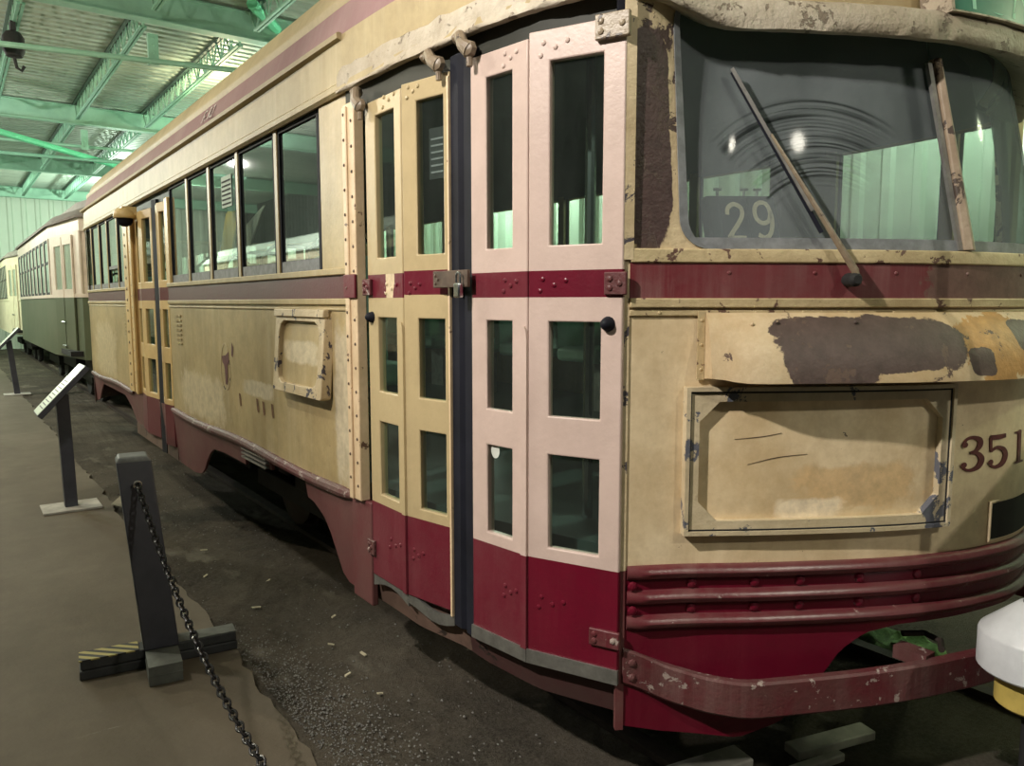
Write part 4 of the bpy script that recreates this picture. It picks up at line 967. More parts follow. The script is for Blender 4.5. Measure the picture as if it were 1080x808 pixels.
def side_frame():
    a0, a1, b0, b1 = 3.155, 3.765, 1.175, 1.565
    tilt = lambda s, z, off: SS(s, z, off + 0.012 + 0.030 * (1.565 - z) / 0.39)
    def rr(x0, x1, y0, y1, r): return [(x0 + r, y0), (x1 - r, y0), (x1 - r * 0.3, y0 + r * 0.3), (x1, y0 + r), (x1, y1 - r), (x1 - r * 0.3, y1 - r * 0.3), (x1 - r, y1), (x0 + r, y1), (x0 + r * 0.3, y1 - r * 0.3), (x0, y1 - r), (x0, y0 + r), (x0 + r * 0.3, y0 + r * 0.3)]
    mb = MB(); mb.ring(rr(a0, a1, b0, b1, 0.012), rr(a0 + 0.055, a1 - 0.055, b0 + 0.045, b1 - 0.05, 0.06), tilt, -0.03, 0.018)
    mb.plate([a0 - 0.004, a1 + 0.004], [b1 - 0.030, b1 + 0.006], tilt, 0.03, off=0.028)
    fr = mb.build('advertising_frame', M['cream_worn'], car, bevel=0.004)
    mb = MB(); mb.plate(lin(a0 + 0.03, a1 - 0.03, 4), [b0 + 0.03, b1 - 0.03], tilt, 0.004, off=-0.004); mb.build('scratched_panel', M['cream_side'], fr)
side_frame()
# rear (centre) doors
def centre_doors():
    for y0, y1, nm in ((7.02, 7.72, 0),):
        mb = MB(); mb.box(1.322, 1.36, 7.36, 7.55, 0.80, 2.37); mb.box(1.315, 1.36, 7.56, 7.76, 0.80, 2.37); mb.box(1.304, 1.322, 7.34, 7.40, 0.80, 2.37)
        for z in lin(0.86, 2.3, 15): mb.dome((1.322, 7.47, z + 0.03), (-1, 0, 0), 0.014, None, 8, 1); mb.dome((1.315, 7.66, z), (-1, 0, 0), 0.014, None, 8, 1)
        lab(mb.build('door_jamb', [M['rear_door'], M['bracket']], car, bevel=0.004), 'orange cream riveted jamb of the centre door')
    pts = [(1.345, 7.36), (1.315, 7.02), (1.345, 6.68), (1.345, 6.52), (1.32, 6.36), (1.345, 6.19)]
    for (A, B), sl, sr in (((pts[0], pts[1]), 0.09, 0.06), ((pts[1], pts[2]), 0.08, 0.05), ((pts[3], pts[4]), 0.03, 0.03), ((pts[4], pts[5]), 0.035, 0.035)):
        leaf2(A, B, sl, sr)
    mb = MB(); mb.plate([0, 0.05, 0.08, 0.13, 0.17], [0.40, 2.40], lambda s, z, off: (1.35 - off - (0.01 if 0.04 < s < 0.09 else 0), 6.69 - s, z), 0.03); lab(mb.build('door_edge_rubber', M['rubber'], car), 'black rubber edge of the centre doors')
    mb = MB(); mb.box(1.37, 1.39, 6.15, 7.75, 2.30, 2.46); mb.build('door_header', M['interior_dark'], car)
    mb = MB(); mb.plate(lin(6.17, 7.74, 10), [0.40, 0.50], SS, 0.02, off=-0.015); mb.build('step_panel', M['step_brown'], car)
    o = MB(); o.tube([(1.33, 7.24, 2.33), (1.30, 7.22, 2.33)], 0.03, 12); o.lathe([(0.0, 0.075), (0.06, 0.07), (0.085, 0.04), (0.09, 0.0), (0.085, -0.01), (0.0, -0.01)], (1.25, 7.22, 2.315), 18)
    o.box(1.22, 1.335, 7.16, 7.30, 2.33, 2.40)
    lp = o.build('door_lamp', M['rear_door'], car, bevel=0.003)
    o = MB(); o.lathe([(0.065, 0.0), (0.062, -0.03), (0.045, -0.055), (0.02, -0.066), (0.0, -0.068)], (1.25, 7.22, 2.305), 16); o.build('lamp_globe', M['rubber'], lp)
def leaf2(A, B, sl, sr):
    mp = line_map(A, B); W = (Vector(A) - Vector(B)).length; ss = [0.002, sl, W - sr, W - 0.002]
    zs = [0.50, 0.82, 0.86, 1.14, 1.26, 1.55, 1.618, 1.716, 1.77, 2.28, 2.35]
    mb = MB(); mb.plate(ss, zs, mp, 0.034, hole=lambda i, j: i == 1 and j in (2, 4, 8), mi=lambda i, j: 1 if j in (0, 6) else 0)
    o = mb.build('door_leaf', [M['rear_door'], M['maroon']], car, bevel=0.004)
    for z0, z1 in ((0.86, 1.14), (1.26, 1.55), (1.77, 2.28)):
        g = MB(); g.plate([sl - 0.004, W - sr + 0.004], [z0 - 0.004, z1 + 0.004], mp, 0.005, off=-0.016); g.build('door_pane', M['glass'], o)
centre_doors()
# --- far side and rear
mb = MB(); mb.plate(lin(1.62, 10.2, 20), [0.79, 1.2, 1.60], SR, 0.02); mb.build('side_panel', M['cream_side'], car)
mb = MB(); mb.plate(lin(1.62, 10.2, 10), [1.60, 1.745], SR, 0.03, off=0.003); mb.build('side_belt', M['maroon_belt'], car)
wf = [1.63, 1.90, 2.55, 2.92, 3.56, 3.72, 4.34, 4.96, 5.58, 6.2, 6.82, 7.44, 8.06, 8.68, 9.3, 10.1]
for a, b in zip(wf, wf[1:]):
    if a != 2.55: window(a + 0.03, b - 0.02, SR, z1=2.47)
mb = MB(); mb.plate([2.55, 2.92], [1.74, 2.46], SR, 0.04); mb.build('side_pillar', M['cream_side'], car)
for y in wf:
    p = MB(); p.plate([y - 0.03, y + 0.04], [1.74, 2.47], SR, 0.06, off=-0.006); p.build('window_post', M['cream_side'], car)
RR = crom(rear_l[::-1], 8); RR = [(1.341, 10.15)] + RR; RR = RR + [(2 * XC - x, y) for x, y in reversed(RR[:-1])]
def RP(i, z, off=0.0): x, y = RR[int(i)]; return (x, y - off, z)
idx = list(range(len(RR)))
for nm, z0, z1, m in (('rear_panel', 0.79, 1.61, 'cream_side'), ('rear_belt', 1.61, 1.745, 'maroon_belt'), ('rear_skirt', 0.42, 0.79, 'maroon_skirt')):
    mb = MB(); mb.plate(idx, [z0, z1], RP, -0.02); mb.build(nm, M[m], car)
mb = MB(); mb.plate(idx, [1.745, 1.79, 2.40, 2.45], RP, -0.02, hole=lambda i, j: j == 1 and i % 6 in (2, 3, 4)); mb.build('rear_window_frame', M['cream_side'], car)
# --- floor, running gear
FL = [(1.37, 10.1), (1.37, 2.9), (1.42, 2.3), (1.60, 1.62), (1.9, 1.42), (2.2, 1.24), (2.65, 1.10)]; FL = FL + [(2 * XC - x, y) for x, y in reversed(FL[:-1])] + [(3.3, 11.0), (2.0, 11.0)]
mb = MB(); n = len(FL); mb.add([(x, y, 0.80) for x, y in FL] + [(x, y, 0.86) for x, y in FL], [tuple(range(n)), tuple(range(n, 2 * n))] + [(i, (i + 1) % n, n + (i + 1) % n, n + i) for i in range(n)]); mb.build('car_floor', M['interior_dark'], car)
def bogie(y):
    mb = MB()
    for x in (1.78, 3.52): mb.box(x - 0.04, x + 0.04, y - 1.15, y + 1.15, 0.30, 0.42); mb.box(x - 0.06, x + 0.06, y - 0.35, y + 0.35, 0.42, 0.60)
    mb.box(1.75, 3.55, y - 0.15, y + 0.15, 0.32, 0.52); bg = mb.build('bogie', M['dark'], car, bevel=0.01)
    for dy in (-0.85, 0.85):
        mb = MB(); mb.lathe([(0.05, -0.78), (0.05, 0.78)], (2.65, y + dy, 0.35), 10, axis='x')
        for x, s in ((1.95, 1), (3.35, -1)):
            mb.lathe([(0.02, -0.05), (0.30, -0.05), (0.33, -0.045), (0.33, 0.03), (0.355, 0.035), (0.355, 0.055), (0.28, 0.055), (0.26, 0.02), (0.10, 0.02), (0.08, 0.06), (0.02, 0.06)], (x, y + dy, 0.372), 28, axis='x')
        mb.build('wheel_set', M['rail_steel'], bg)
bogie(4.35); bogie(9.0)
for b6 in ((1.75, 3.5, 5.7, 7.5, 0.36, 0.80), (1.6, 3.7, 1.7, 2.9, 0.50, 0.80), (1.9, 3.4, 10.0, 10.9, 0.45, 0.8)):
    mb = MB(); mb.box(*b6); mb.build('underframe_box', M['dark'], car, bevel=0.01)
# --- inside the car
def seat(y, x, back):
    mb = MB(); mb.box(x - 0.21, x + 0.21, y - 0.20, y + 0.22, 1.20, 1.30); so = mb.build('seat', M['seat_green'], car, bevel=0.03)
    pr = crom([(-0.21, 0.0), (-0.215, 0.42), (-0.17, 0.54), (0, 0.58), (0.17, 0.54), (0.215, 0.42), (0.21, 0.0)], 5); n = len(pr)
    mb = MB(); vs = [(x + a, y + 0.20 + 0.05 * b, 1.28 + b) for a, b in pr] + [(x + a, y + 0.26 + 0.05 * b, 1.28 + b) for a, b in pr]
    mb.add(vs, [tuple(range(n)), tuple(range(n, 2 * n))] + [(i, (i + 1) % n, n + (i + 1) % n, n + i) for i in range(n)]); mb.build('seat_back', M['seat_green'], so, bevel=0.01)
    mb = MB(); mb.tube([(x - 0.20, y + 0.26, 1.60), (x - 0.20, y + 0.27, 1.86), (x - 0.12, y + 0.27, 1.93), (x + 0.12, y + 0.27, 1.93), (x + 0.20, y + 0.27, 1.86), (x + 0.20, y + 0.26, 1.60)], 0.012, 8); mb.build('seat_rail', M['chrome'], so)
    mb = MB(); mb.box(x - 0.05, x + 0.05, y - 0.1, y + 0.1, 0.86, 1.20); mb.build('seat_leg', M['steel'], so)
for y in (3.5, 4.2, 4.9, 5.6): seat(y, 1.68, 1)
for y in (8.1, 8.8, 9.5): seat(y, 1.68, 1)
for y in (3.2, 3.9, 4.6, 5.3, 6.0, 6.7, 7.4, 8.1, 8.8, 9.5): seat(y, 3.60, 1)
for x, y in ((1.66, 2.16), (1.95, 2.95), (1.75, 1.95)):
    mb = MB(); mb.tube([(x, y, 0.86), (x, y, 2.75)], 0.019, 10); mb.build('stanchion', M['chrome'], car)
mb = MB(); mb.tube([(1.75, 2.95, 1.68), (1.75, 2.35, 1.70), (1.78, 2.0, 1.70)], 0.016, 8); mb.build('grab_rail', M['chrome'], car)
# dashboard, driver seat and console
mb = MB(); D_ = [NS(s, 1.0, -0.03)[:2] for s in lin(0.10, NL - 0.10, 30)]; n = len(D_)
top = D_ + [(3.45, 1.62), (1.95, 1.62)]; n = len(top)
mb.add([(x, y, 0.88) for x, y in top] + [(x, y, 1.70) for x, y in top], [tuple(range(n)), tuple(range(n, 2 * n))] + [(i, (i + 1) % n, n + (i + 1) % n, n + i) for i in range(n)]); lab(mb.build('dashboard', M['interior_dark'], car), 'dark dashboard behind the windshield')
mb = MB(); mb.lathe([(0.0, 1.79), (0.12, 1.80), (0.20, 1.76), (0.22, 1.70), (0.0, 1.70)], (2.50, 1.42, 0), 20); mb.build('gauge_cowl', M['seat_green'], car)
mb = MB(); mb.tube([(2.62 + 0.19 * math.cos(a), 1.68 + 0.19 * math.sin(a), 1.58 + 0.05 * math.sin(a)) for a in lin(0, 2 * PI, 30)[:-1]], 0.013, 8, True); mb.tube([(2.62, 1.68, 1.1), (2.62, 1.68, 1.58)], 0.02, 8); mb.build('control_wheel', M['dark'], car)

# route number box behind the windshield
def route():
    A, B = NS(0.277, 1.73, -0.052), NS(0.488, 1.73, -0.052)
    mp0 = line_map(A[:2], B[:2]); W = (Vector(A) - Vector(B)).length
    mp = lambda s, z, off=0.0: (lambda p: (p[0], p[1] + 0.215 * (z - 1.71), p[2]))(mp0(s, z, off))
    mp.d = mp0.d
    o = empty('route_number_box', (A[0], A[1], 1.70), 'dark route number box reading 29 standing behind the lower left windshield', 'sign')
    mb = MB(); mb.plate([0, W], [1.702, 1.913], mp, 0.07); mb.build('box_case', M['box_black'], o, bevel=0.008)
    for k in (0.045, 0.125, 0.165):
        q = Vector(mp(k, 1.913, -0.03)); g = MB(); g.tube([q, q + Vector((0, 0, 0.02))], 0.004, 8); g.tube([q + mp.d * -0.012 + Vector((0, 0, 0.022)), q + mp.d * 0.012 + Vector((0, 0, 0.022))], 0.004, 8); g.build('thumb_screw', M['steel'], o)
    for ch, x0, z0 in (('2', 0.045, 1.783), ('9', 0.130, 1.788)):
        g = MB(); c0 = x0 - 0.009; g.plate([c0, c0 + 0.078], [z0 - 0.010, z0 + 0.118], mp, 0.003, off=0.004); pl = g.build('number_card', M['rubber'], o)
        g = MB(); P = lambda a, b, oo, x0=x0, z0=z0: mp(x0 + a * 0.092, z0 + b * 0.104, 0.008 + oo)
        for pts in GB[ch]: stroke(g, pts, [0.125] * len(pts), P, 0.002)
        lab(g.build('digit', M['tan_digit'], pl, smooth=0), 'tan digit %s' % ch)
route()
# things seen through the side windows
def cloth():
    o = MB(); vs = []; n = 9; prof3 = [(0.09, 2.15, 4.84), (0.13, 2.06, 4.86), (0.12, 1.94, 4.95), (0.08, 1.84, 5.05), (0.04, 1.775, 5.12)]
    for r, z, y0 in prof3: vs += [(1.43 + 0.015 * math.sin(3 * a), y0 + r * (a / PI - 0.5) * 2, z) for a in lin(0, PI, n - 1)]
    o.add(vs, [(j * n + i, j * n + i + 1, (j + 1) * n + i + 1, (j + 1) * n + i) for j in range(4) for i in range(n - 1)])
    b = o.build('folded_banner', M['yellow_cloth'], loc=(1.43, 4.95, 1.775)); md = b.modifiers.new('thick', 'SOLIDIFY'); md.thickness = 0.012
    tag(b, 'yellow folded cloth hanging inside the third side window', 'cloth')
    o = MB(); o.add([(1.47, 4.84, 2.42), (1.47, 5.06, 2.42), (1.47, 5.00, 2.10), (1.47, 4.84, 2.10)], [(0, 1, 2, 3)])
    b = o.build('hanging_cloth', M['blue_cloth'], loc=(1.47, 4.95, 2.10)); md = b.modifiers.new('thick', 'SOLIDIFY'); md.thickness = 0.012
    tag(b, 'blue grey cloth above the yellow one inside the third side window', 'cloth')
    o = MB(); o.add([(1.42, 4.54, 1.88), (1.42, 4.56, 2.04), (1.42, 4.22, 2.13)], [(0, 1, 2)]); o.add([(1.428, 4.54, 1.88), (1.428, 4.56, 2.04), (1.428, 4.22, 2.13)], [(0, 1, 2)])
    b = o.build('paper_pennant', M['paper'], loc=(1.425, 4.45, 1.88)); tag(b, 'pale pointed paper inside the fourth side window', 'paper')
cloth()
def notice():
    mp = lambda s, z, off: SS(s, z, off - 0.0215)
    mb = MB(); mb.plate([4.60, 4.80], [2.16, 2.34], mp, 0.002, off=0.0)
    o = mb.build('window_notice', M['panel_green'], loc=(1.377, 4.7, 2.16)); tag(o, 'pale notice with black lines stuck to the third side window', 'notice')
    mb = MB()
    for k in range(6): mb.plate([4.615, 4.785], [2.175 + 0.026 * k, 2.184 + 0.026 * k], mp, 0.001, off=0.002)
    b = mb.build('printed_lines', M['ink'], o)
    g = MB(); g.plate([0.125, 0.205], [2.02, 2.19], m2, 0.002, off=-0.018); o = g.build('door_notice', M['box_black'], loc=m2(0.16, 2.02)); tag(o, 'dark printed card behind the tall pane of the left door', 'notice')
    h = MB()
    for k in range(6): h.plate([0.135, 0.195], [2.04 + 0.022 * k, 2.046 + 0.022 * k], m2, 0.001, off=-0.0165)
    h.build('printed_lines', M['gasket'], o)
    g = MB(); P = [m3(0.10 + 0.020 * math.cos(a), 1.128 + 0.026 * math.sin(a), -0.013) for a in lin(0, 2 * PI, 14)[:-1]]; g.add(P, [tuple(range(len(P)))])
    b = g.build('round_sticker', M['paper'], loc=m3(0.10, 1.10)); tag(b, 'small white oval sticker on the lower pane of the right door', 'sticker')
notice()

# ------------------------------------------------------------------ two trams behind
def tram(name_lab, y0, y1, X, low_m, up_m, eave, belt, bottom, nwin, taper, loc_cat='streetcar'):
    o = empty('streetcar', (2.65, (y0 + y1) / 2, 0), name_lab, loc_cat)
    XR = 2 * XC - X
    pl = [(X + 0.30, y0 - 0.12), (X + 0.20, y0), (X, y0 + taper), (X, y1 - 0.5), (X + 0.2, y1)]
    fr = [(XC - 0.4, y0 - 0.42), (XC, y0 - 0.45)]; bk = [(XC, y1 + 0.3)]
    loop = [fr[1], fr[0]] + pl + bk; loop = loop + [(2 * XC - x, y) for x, y in reversed(loop[1:-1])]
    n = len(loop)
    def wall(z0, z1, k0, k1):
        mb = MB(); vs = []
        ins = lambda p, d: (p[0] + (d if p[0] < XC else -d if p[0] > XC else 0), p[1])
        for z, d in ((z0, k0), (z1, k1)): vs += [(*ins(p, d), z) for p in loop]
        mb.add(vs, [(i, (i + 1) % n, n + (i + 1) % n, n + i) for i in range(n)]); return mb
    wall(bottom, belt, 0, 0).build('lower_body', M[low_m], o, smooth=20)
    wall(belt, belt + 0.05, -0.02, -0.02).build('belt_rail', M[up_m], o)
    wall(eave - 0.19, eave, 0, 0).build('letterboard', M[up_m], o, smooth=20)
    # roof with a raised deck
    mb = MB(); ins = lambda p, d, z: (p[0] + (d if p[0] < XC else -d if p[0] > XC else 0), p[1] + (d * 0.4 if p[1] < y0 + 1 else 0), z)
    prof_ = [(-0.04, eave - 0.01), (-0.045, eave + 0.02), (0.08, eave + 0.14), (0.30, eave + 0.22), (0.38, eave + 0.23), (0.40, eave + 0.38), (0.58, eave + 0.44), (1.0, eave + 0.50)]
    vs = []
    for d, z in prof_: vs += [ins(p, d, z) for p in loop]
    for j in range(len(prof_) - 1): mb.add(vs[j * n:(j + 2) * n], [(i, (i + 1) % n, n + (i + 1) % n, n + i) for i in range(n)])
    mb.add(vs[-n:], [tuple(range(n))]); mb.build('roof', M['tram_roof'], o, smooth=50)
    for z in (belt + 0.05, eave - 0.19):
        pass
    ya, yb = y0 + taper + 0.12, y1 - 0.55; st = (yb - ya) / nwin
    for k in range(nwin + 1):
        y = ya + k * st
        for xa, xb in ((X - 0.004, X + 0.05), (XR - 0.05, XR + 0.004)):
            p = MB(); p.box(xa, xb, y - 0.04, y + 0.04, belt + 0.04, eave - 0.18); p.build('window_post', M[up_m], o)
    for k in range(nwin):
        y = ya + k * st; p = MB(); zm = (belt + eave) / 2
        p.plate([y + 0.04, y + 0.08, y + st - 0.08, y + st - 0.04], [belt + 0.05, belt + 0.09, zm - 0.02, zm + 0.02, eave - 0.23, eave - 0.19], lambda s, z, off: (X - off, s, z), 0.02, hole=lambda i, j: i == 1 and j in (1, 3), off=0.002)
        wn = p.build('window', M['box_black'], o)
        g = MB(); g.plate([y + 0.07, y + st - 0.07], [belt + 0.07, eave - 0.21], lambda s, z, off: (X - off, s, z), 0.004, off=-0.006); g.build('pane', M['glass_side'], wn)
    # platform doors on the taper
    mp = line_map((X + 0.005, y0 + taper - 0.08), (X + 0.195, y0 + 0.05)); W = math.hypot(0.19, taper - 0.13)
    p = MB(); p.plate([-0.02, 0.16, 0.24, W - 0.22, W - 0.16, W + 0.06], [belt + 0.04, belt + 0.14, eave - 0.30, eave - 0.18], mp, 0.03, hole=lambda i, j: i == 2 and j == 1 and False, off=0.004); p.build('platform_wall', M[up_m], o, bevel=0.006)
    for a, b in ((0.30, W * 0.5 - 0.02), (W * 0.5 + 0.02, W - 0.28)):
        p = MB(); p.plate([a, a + 0.05, b - 0.05, b], [bottom + 0.04, belt, belt + 0.12, eave - 0.34, eave - 0.22], mp, 0.02, hole=lambda i, j: i == 1 and j == 2, off=0.03, mi=lambda i, j: 1 if j == 0 else 0)
        dl = p.build('door_leaf', [M[up_m], M[low_m]], o)
        g = MB(); g.plate([a + 0.03, b - 0.03], [belt + 0.10, eave - 0.32], mp, 0.004, off=0.018); g.build('door_pane', M['glass_side'], dl)
    for zz_ in (belt - 0.35, belt - 0.70):
        p = MB(); p.tube([mp(W * 0.5 - 0.10, zz_, 0.05), mp(W * 0.5 + 0.10, zz_, 0.05)], 0.012, 6); p.build('door_handle', M['chrome'], o)
    p = MB(); mpf = line_map((X + 0.19, y0 + 0.02), (XC - 0.4, y0 - 0.42)); L2 = math.hypot(XC - 0.59 - X, 0.44)
    p.plate([0, 0.12, L2 - 0.08, L2], [belt + 0.04, belt + 0.12, eave - 0.26, eave - 0.18], mpf, 0.03, hole=lambda i, j: i == 1 and j == 1); p.build('front_window_frame', M[up_m], o)
    p = MB(); p.plate([0.1, L2 - 0.07], [belt + 0.10, eave - 0.24], mpf, 0.004, off=-0.015); p.build('front_pane', M['glass_side'], o)
    p = MB(); p.box(X + 0.03, XR - 0.03, y0 + 0.1, y1 - 0.1, bottom + 0.05, bottom + 0.12); p.build('car_floor', M['dark'], o)
    for yb_ in (y0 + 2.2, y1 - 2.0):
        p = MB()
        for dy in (-0.6, 0.6):
            for x in (1.95, 3.35): p.lathe([(0.02, -0.05), (0.34, -0.05), (0.36, 0.0), (0.34, 0.05), (0.02, 0.05)], (x, yb_ + dy, 0.378), 20, axis='x')
        p.box(1.75, 3.55, yb_ - 0.9, yb_ + 0.9, 0.36, 0.52); p.build('bogie', M['dark'], o)
    p = MB(); p.box(1.8, 3.5, y0 + 3.5, y1 - 3.2, 0.42, bottom + 0.1); p.build('underframe_box', M['dark'], o)
    p = MB(); p.box(X + 0.35, XR - 0.35, y0 + 0.2, y0 + 1.3, 0.5, bottom + 0.05); p.build('underframe_box', M['dark'], o)
    return o
tram('green and pale cream streetcar with grey roof parked behind the maroon one', 12.15, 20.7, 1.32, 'tram_green', 'tram_cream', 2.77, 1.675, 0.80, 9, 1.75)
tram('all cream streetcar, the farthest in the row by the end wall', 22.6, 30.3, 1.30, 'tram_cream2', 'tram_cream2', 2.77, 1.65, 0.80, 8, 1.6)

t_ = tram('pale streetcar across the aisle, out of frame on the left, mirrored in the side windows', 9.0, 24.0, 1.32, 'tram_cream2', 'tram_cream2', 2.70, 1.65, 0.80, 10, 1.6)
t_.location.x -= 7.6
for c_ in t_.children:
    if c_.name.startswith('roof'): c_.data.materials.clear(); c_.data.materials.append(M['panel_pale'])

# ------------------------------------------------------------------ walkway things
def info_stand(bx, by, top, lean, label):
    o = empty('information_stand', (bx, by, 0), label, 'sign', 'information stands on the walkway')
    mb = MB(); mb.box(bx - 0.20, bx + 0.20, by - 0.16, by + 0.16, 0.0, 0.018); mb.build('base_plate', M['wood_grey'], o, bevel=0.004)
    t = Vector((bx + lean, by, top)); b = Vector((bx, by, 0.015))
    mb = MB(); mb.bar(b, t, 0.088, 0.088, up=(0, 1, 0)); mb.build('post', M['post_grey'], o, bevel=0.005)
    c = t + Vector((0.0, -0.02, 0.03)); ax = Vector((0.168, 0, 0.180)) ; ay = Vector((0, 0.16, 0.0)); nn = Vector((-0.18, 0, 0.168)).normalized()
    mb = MB(); mb.obox(c, ax, ay, nn * 0.020); bd = mb.build('board', M['post_grey'], o, bevel=0.004)
    mb = MB(); mb.obox(c + nn * 0.021, ax * 0.97, ay * 0.96, nn * 0.002); lab(mb.build('printed_face', M['sign_board'], bd), 'pale printed face of the board')
    mb = MB()
    for k in range(9): mb.obox(c + nn * 0.0235 + ax * (0.3 - 0.13 * k), ax * 0.018, ay * 0.7, nn * 0.0006)
    mb.build('text_lines', M['foot_grey'], bd, smooth=0)
info_stand(0.69, 6.80, 0.90, -0.02, 'nearer charcoal information stand with a tilted pale board beside the centre doors')
info_stand(0.90, 15.9, 0.95, -0.08, 'farther charcoal information stand with a tilted board beside the green streetcar')

PB = Vector((0.68, 3.60, 0.0))
def barrier_post(base, lean, rot, label):
    o = empty('barrier_post', base, label, 'post', 'chain barrier posts')
    R = Matrix.Rotation(rot, 3, 'Z'); ex, ey, ez = R @ Vector((1, 0, 0)), R @ Vector((0, 1, 0)), Vector((0, 0, 1)); b = Vector(base)
    for z0, z1, k in ((0.0, 0.042, 1.0), (0.044, 0.086, 0.985)):
        mb = MB()
        mb.obox(b + ez * (z0 + z1) / 2, ex * 0.32 * k, ey * 0.048, ez * (z1 - z0) / 2)
        f = mb.build('foot_plank', M['foot_dark'], o, bevel=0.006)
    for s, m in ((-1.15, 'foot_grey'), (1.15, 'foot_grey')):
        mb = MB(); mb.obox(b + ey * s * 0.128 + ez * 0.043, ex * 0.066, ey * 0.098, ez * 0.042); mb.obox(b + ey * s * 0.128 + ez * 0.043, ex * 0.068, ey * 0.100, ez * 0.002); mb.build('foot_block', M[m], o, bevel=0.006)
    mb = MB(); mb.obox(b + ex * 0.185 + ez * 0.088, ex * 0.13, ey * 0.046, ez * 0.002); mb.build('foot_top', M['foot_grey'], o)
    mb = MB(); mb.obox(b - ex * 0.205 + ez * 0.088, ex * 0.115, ey * 0.049, ez * 0.003); lab(mb.build('hazard_tape', M['hazard'], o), 'worn yellow and black striped tape')
    t = b + Vector((lean, 0, 0.95)); bb = b + ez * 0.086; h = 0.068; vs = []
    for p, k in ((bb, 1.05), (bb.lerp(t, 0.975), 1.0), (t, 0.80)): vs += [p + ex * sx * h * k + ey * sy * h * k for sx, sy in ((-1, -1), (1, -1), (1, 1), (-1, 1))]
    mb = MB(); mb.add(vs, [(0, 3, 2, 1)] + [(j * 4 + i, j * 4 + (i + 1) % 4, (j + 1) * 4 + (i + 1) % 4, (j + 1) * 4 + i) for j in range(2) for i in range(4)] + [(8, 9, 10, 11)], 0)
    mb.mi = [0] * 5 + [1] * 5
    mb.build('post_shaft', [M['post_grey'], M['post_top']], o, bevel=0.006)
    e = bb.lerp(t, (0.835 - 0.086) / 0.864) - ey * h * 1.02
    mb = MB(); mb.tube([e + ey * 0.01, e - ey * 0.022], 0.007, 8); mb.tube([e - ey * 0.028 + (ex * math.cos(a) + ez * math.sin(a)) * 0.014 for a in lin(0, 2 * PI, 16)[:-1]], 0.005, 6, True); lab(mb.build('eye_bolt', M['steel'], o), 'steel eye bolt')
    return e - ey * 0.028
e1 = barrier_post((0.68, 3.60, 0.0), -0.075, math.radians(-7), 'charcoal barrier post on a wooden cross foot beside the track')
e2 = barrier_post((0.74, 0.10, 0.0), -0.05, math.radians(173), 'charcoal barrier post out of frame holding the near end of the chain')
def chain():
    mb = MB(); sag = 0.56; n = 96; P = []
    for i in range(401):
        t = i / 400; p = e1.lerp(e2, t); P.append(Vector((p.x, p.y, p.z - 4 * sag * t * (1 - t))))
    L = [0.0]
    for a, b in zip(P, P[1:]): L.append(L[-1] + (b - a).length)
    n = int(L[-1] / 0.030); k = 0
    for i in range(n):
        s = (i + 0.5) / n * L[-1]
        while k < len(L) - 2 and L[k + 1] < s: k += 1
        p = P[k].lerp(P[k + 1], (s - L[k]) / (L[k + 1] - L[k])); d = (P[k + 1] - P[k]).normalized()
        side = d.cross(Vector((0, 0, 1))).normalized(); up = side.cross(d)
        if i % 2: side, up = (side + up).normalized(), (up - side).normalized()
        else: side = (side - up).normalized()
        mb.tube([p + d * 0.021 * math.cos(a) * (1.0) + side * 0.0125 * math.sin(a) for a in lin(0, 2 * PI, 10)[:-1]], 0.0042, 6, True)
    tag(mb.build('barrier_chain', M['chain'], loc=e1), 'black link chain hanging down from the charcoal barrier post', 'chain')
chain()

def marker():
    bx, by = 2.345, 0.775
    o = empty('marker_post', (bx, by, 0), 'white drum with yellow collar on a dark pole at the right edge', 'post')
    mb = MB(); mb.tube([(bx, by, 0.0), (bx, by, 0.475)], 0.025, 12); mb.build('stem', M['dark'], o)
    mb = MB(); mb.tube([(bx, by, 0.80), (bx, by, 2.6)], 0.019, 12); mb.build('pole', M['post_grey'], o)
    mb = MB(); mb.lathe([(0, 0.595), (0.135, 0.595), (0.142, 0.602), (0.142, 0.695), (0.138, 0.704), (0.05, 0.785), (0.03, 0.79), (0, 0.79)], (bx, by, 0), 36); lab(mb.build('drum', M['white_paint'], o), 'white drum with a sloping top')
    mb = MB(); mb.lathe([(0, 0.765), (0.045, 0.768), (0.04, 0.79), (0.03, 0.81), (0, 0.81)], (bx, by, 0), 20); mb.build('pole_socket', M['gasket'], o)
    mb = MB(); mb.lathe([(0, 0.495), (0.085, 0.495), (0.094, 0.503), (0.094, 0.596), (0, 0.596)], (bx, by, 0), 30); lab(mb.build('collar', M['yellow_paint'], o), 'yellow collar below the drum')
    mb = MB(); mb.lathe([(0, 0.0), (0.13, 0.0), (0.13, 0.02), (0.03, 0.04), (0, 0.04)], (bx, by, -0.02), 24); mb.build('base_plate', M['dark'], o)
marker()

def shadow_panel():  # added out of view, sloped to cast the diagonal shadow on the nose
    mb = MB(); Q = [(2.315, 0.0), (2.315, 1.31), (3.0, 1.68), (3.7, 1.68), (3.7, 0.0)]
    mb.add([(x, 0.50, z) for x, z in Q] + [(x, 0.475, z) for x, z in Q], [(0, 1, 2, 3, 4), (9, 8, 7, 6, 5)] + [(i, (i + 1) % 5, 5 + (i + 1) % 5, 5 + i) for i in range(5)])
    tag(mb.build('shadow_panel', M['wood_grey'], loc=(3.0, 0.49, 0.0)), 'added unseen panel with a sloping top that shades the lower right nose, right of the frame', 'panel')
shadow_panel()

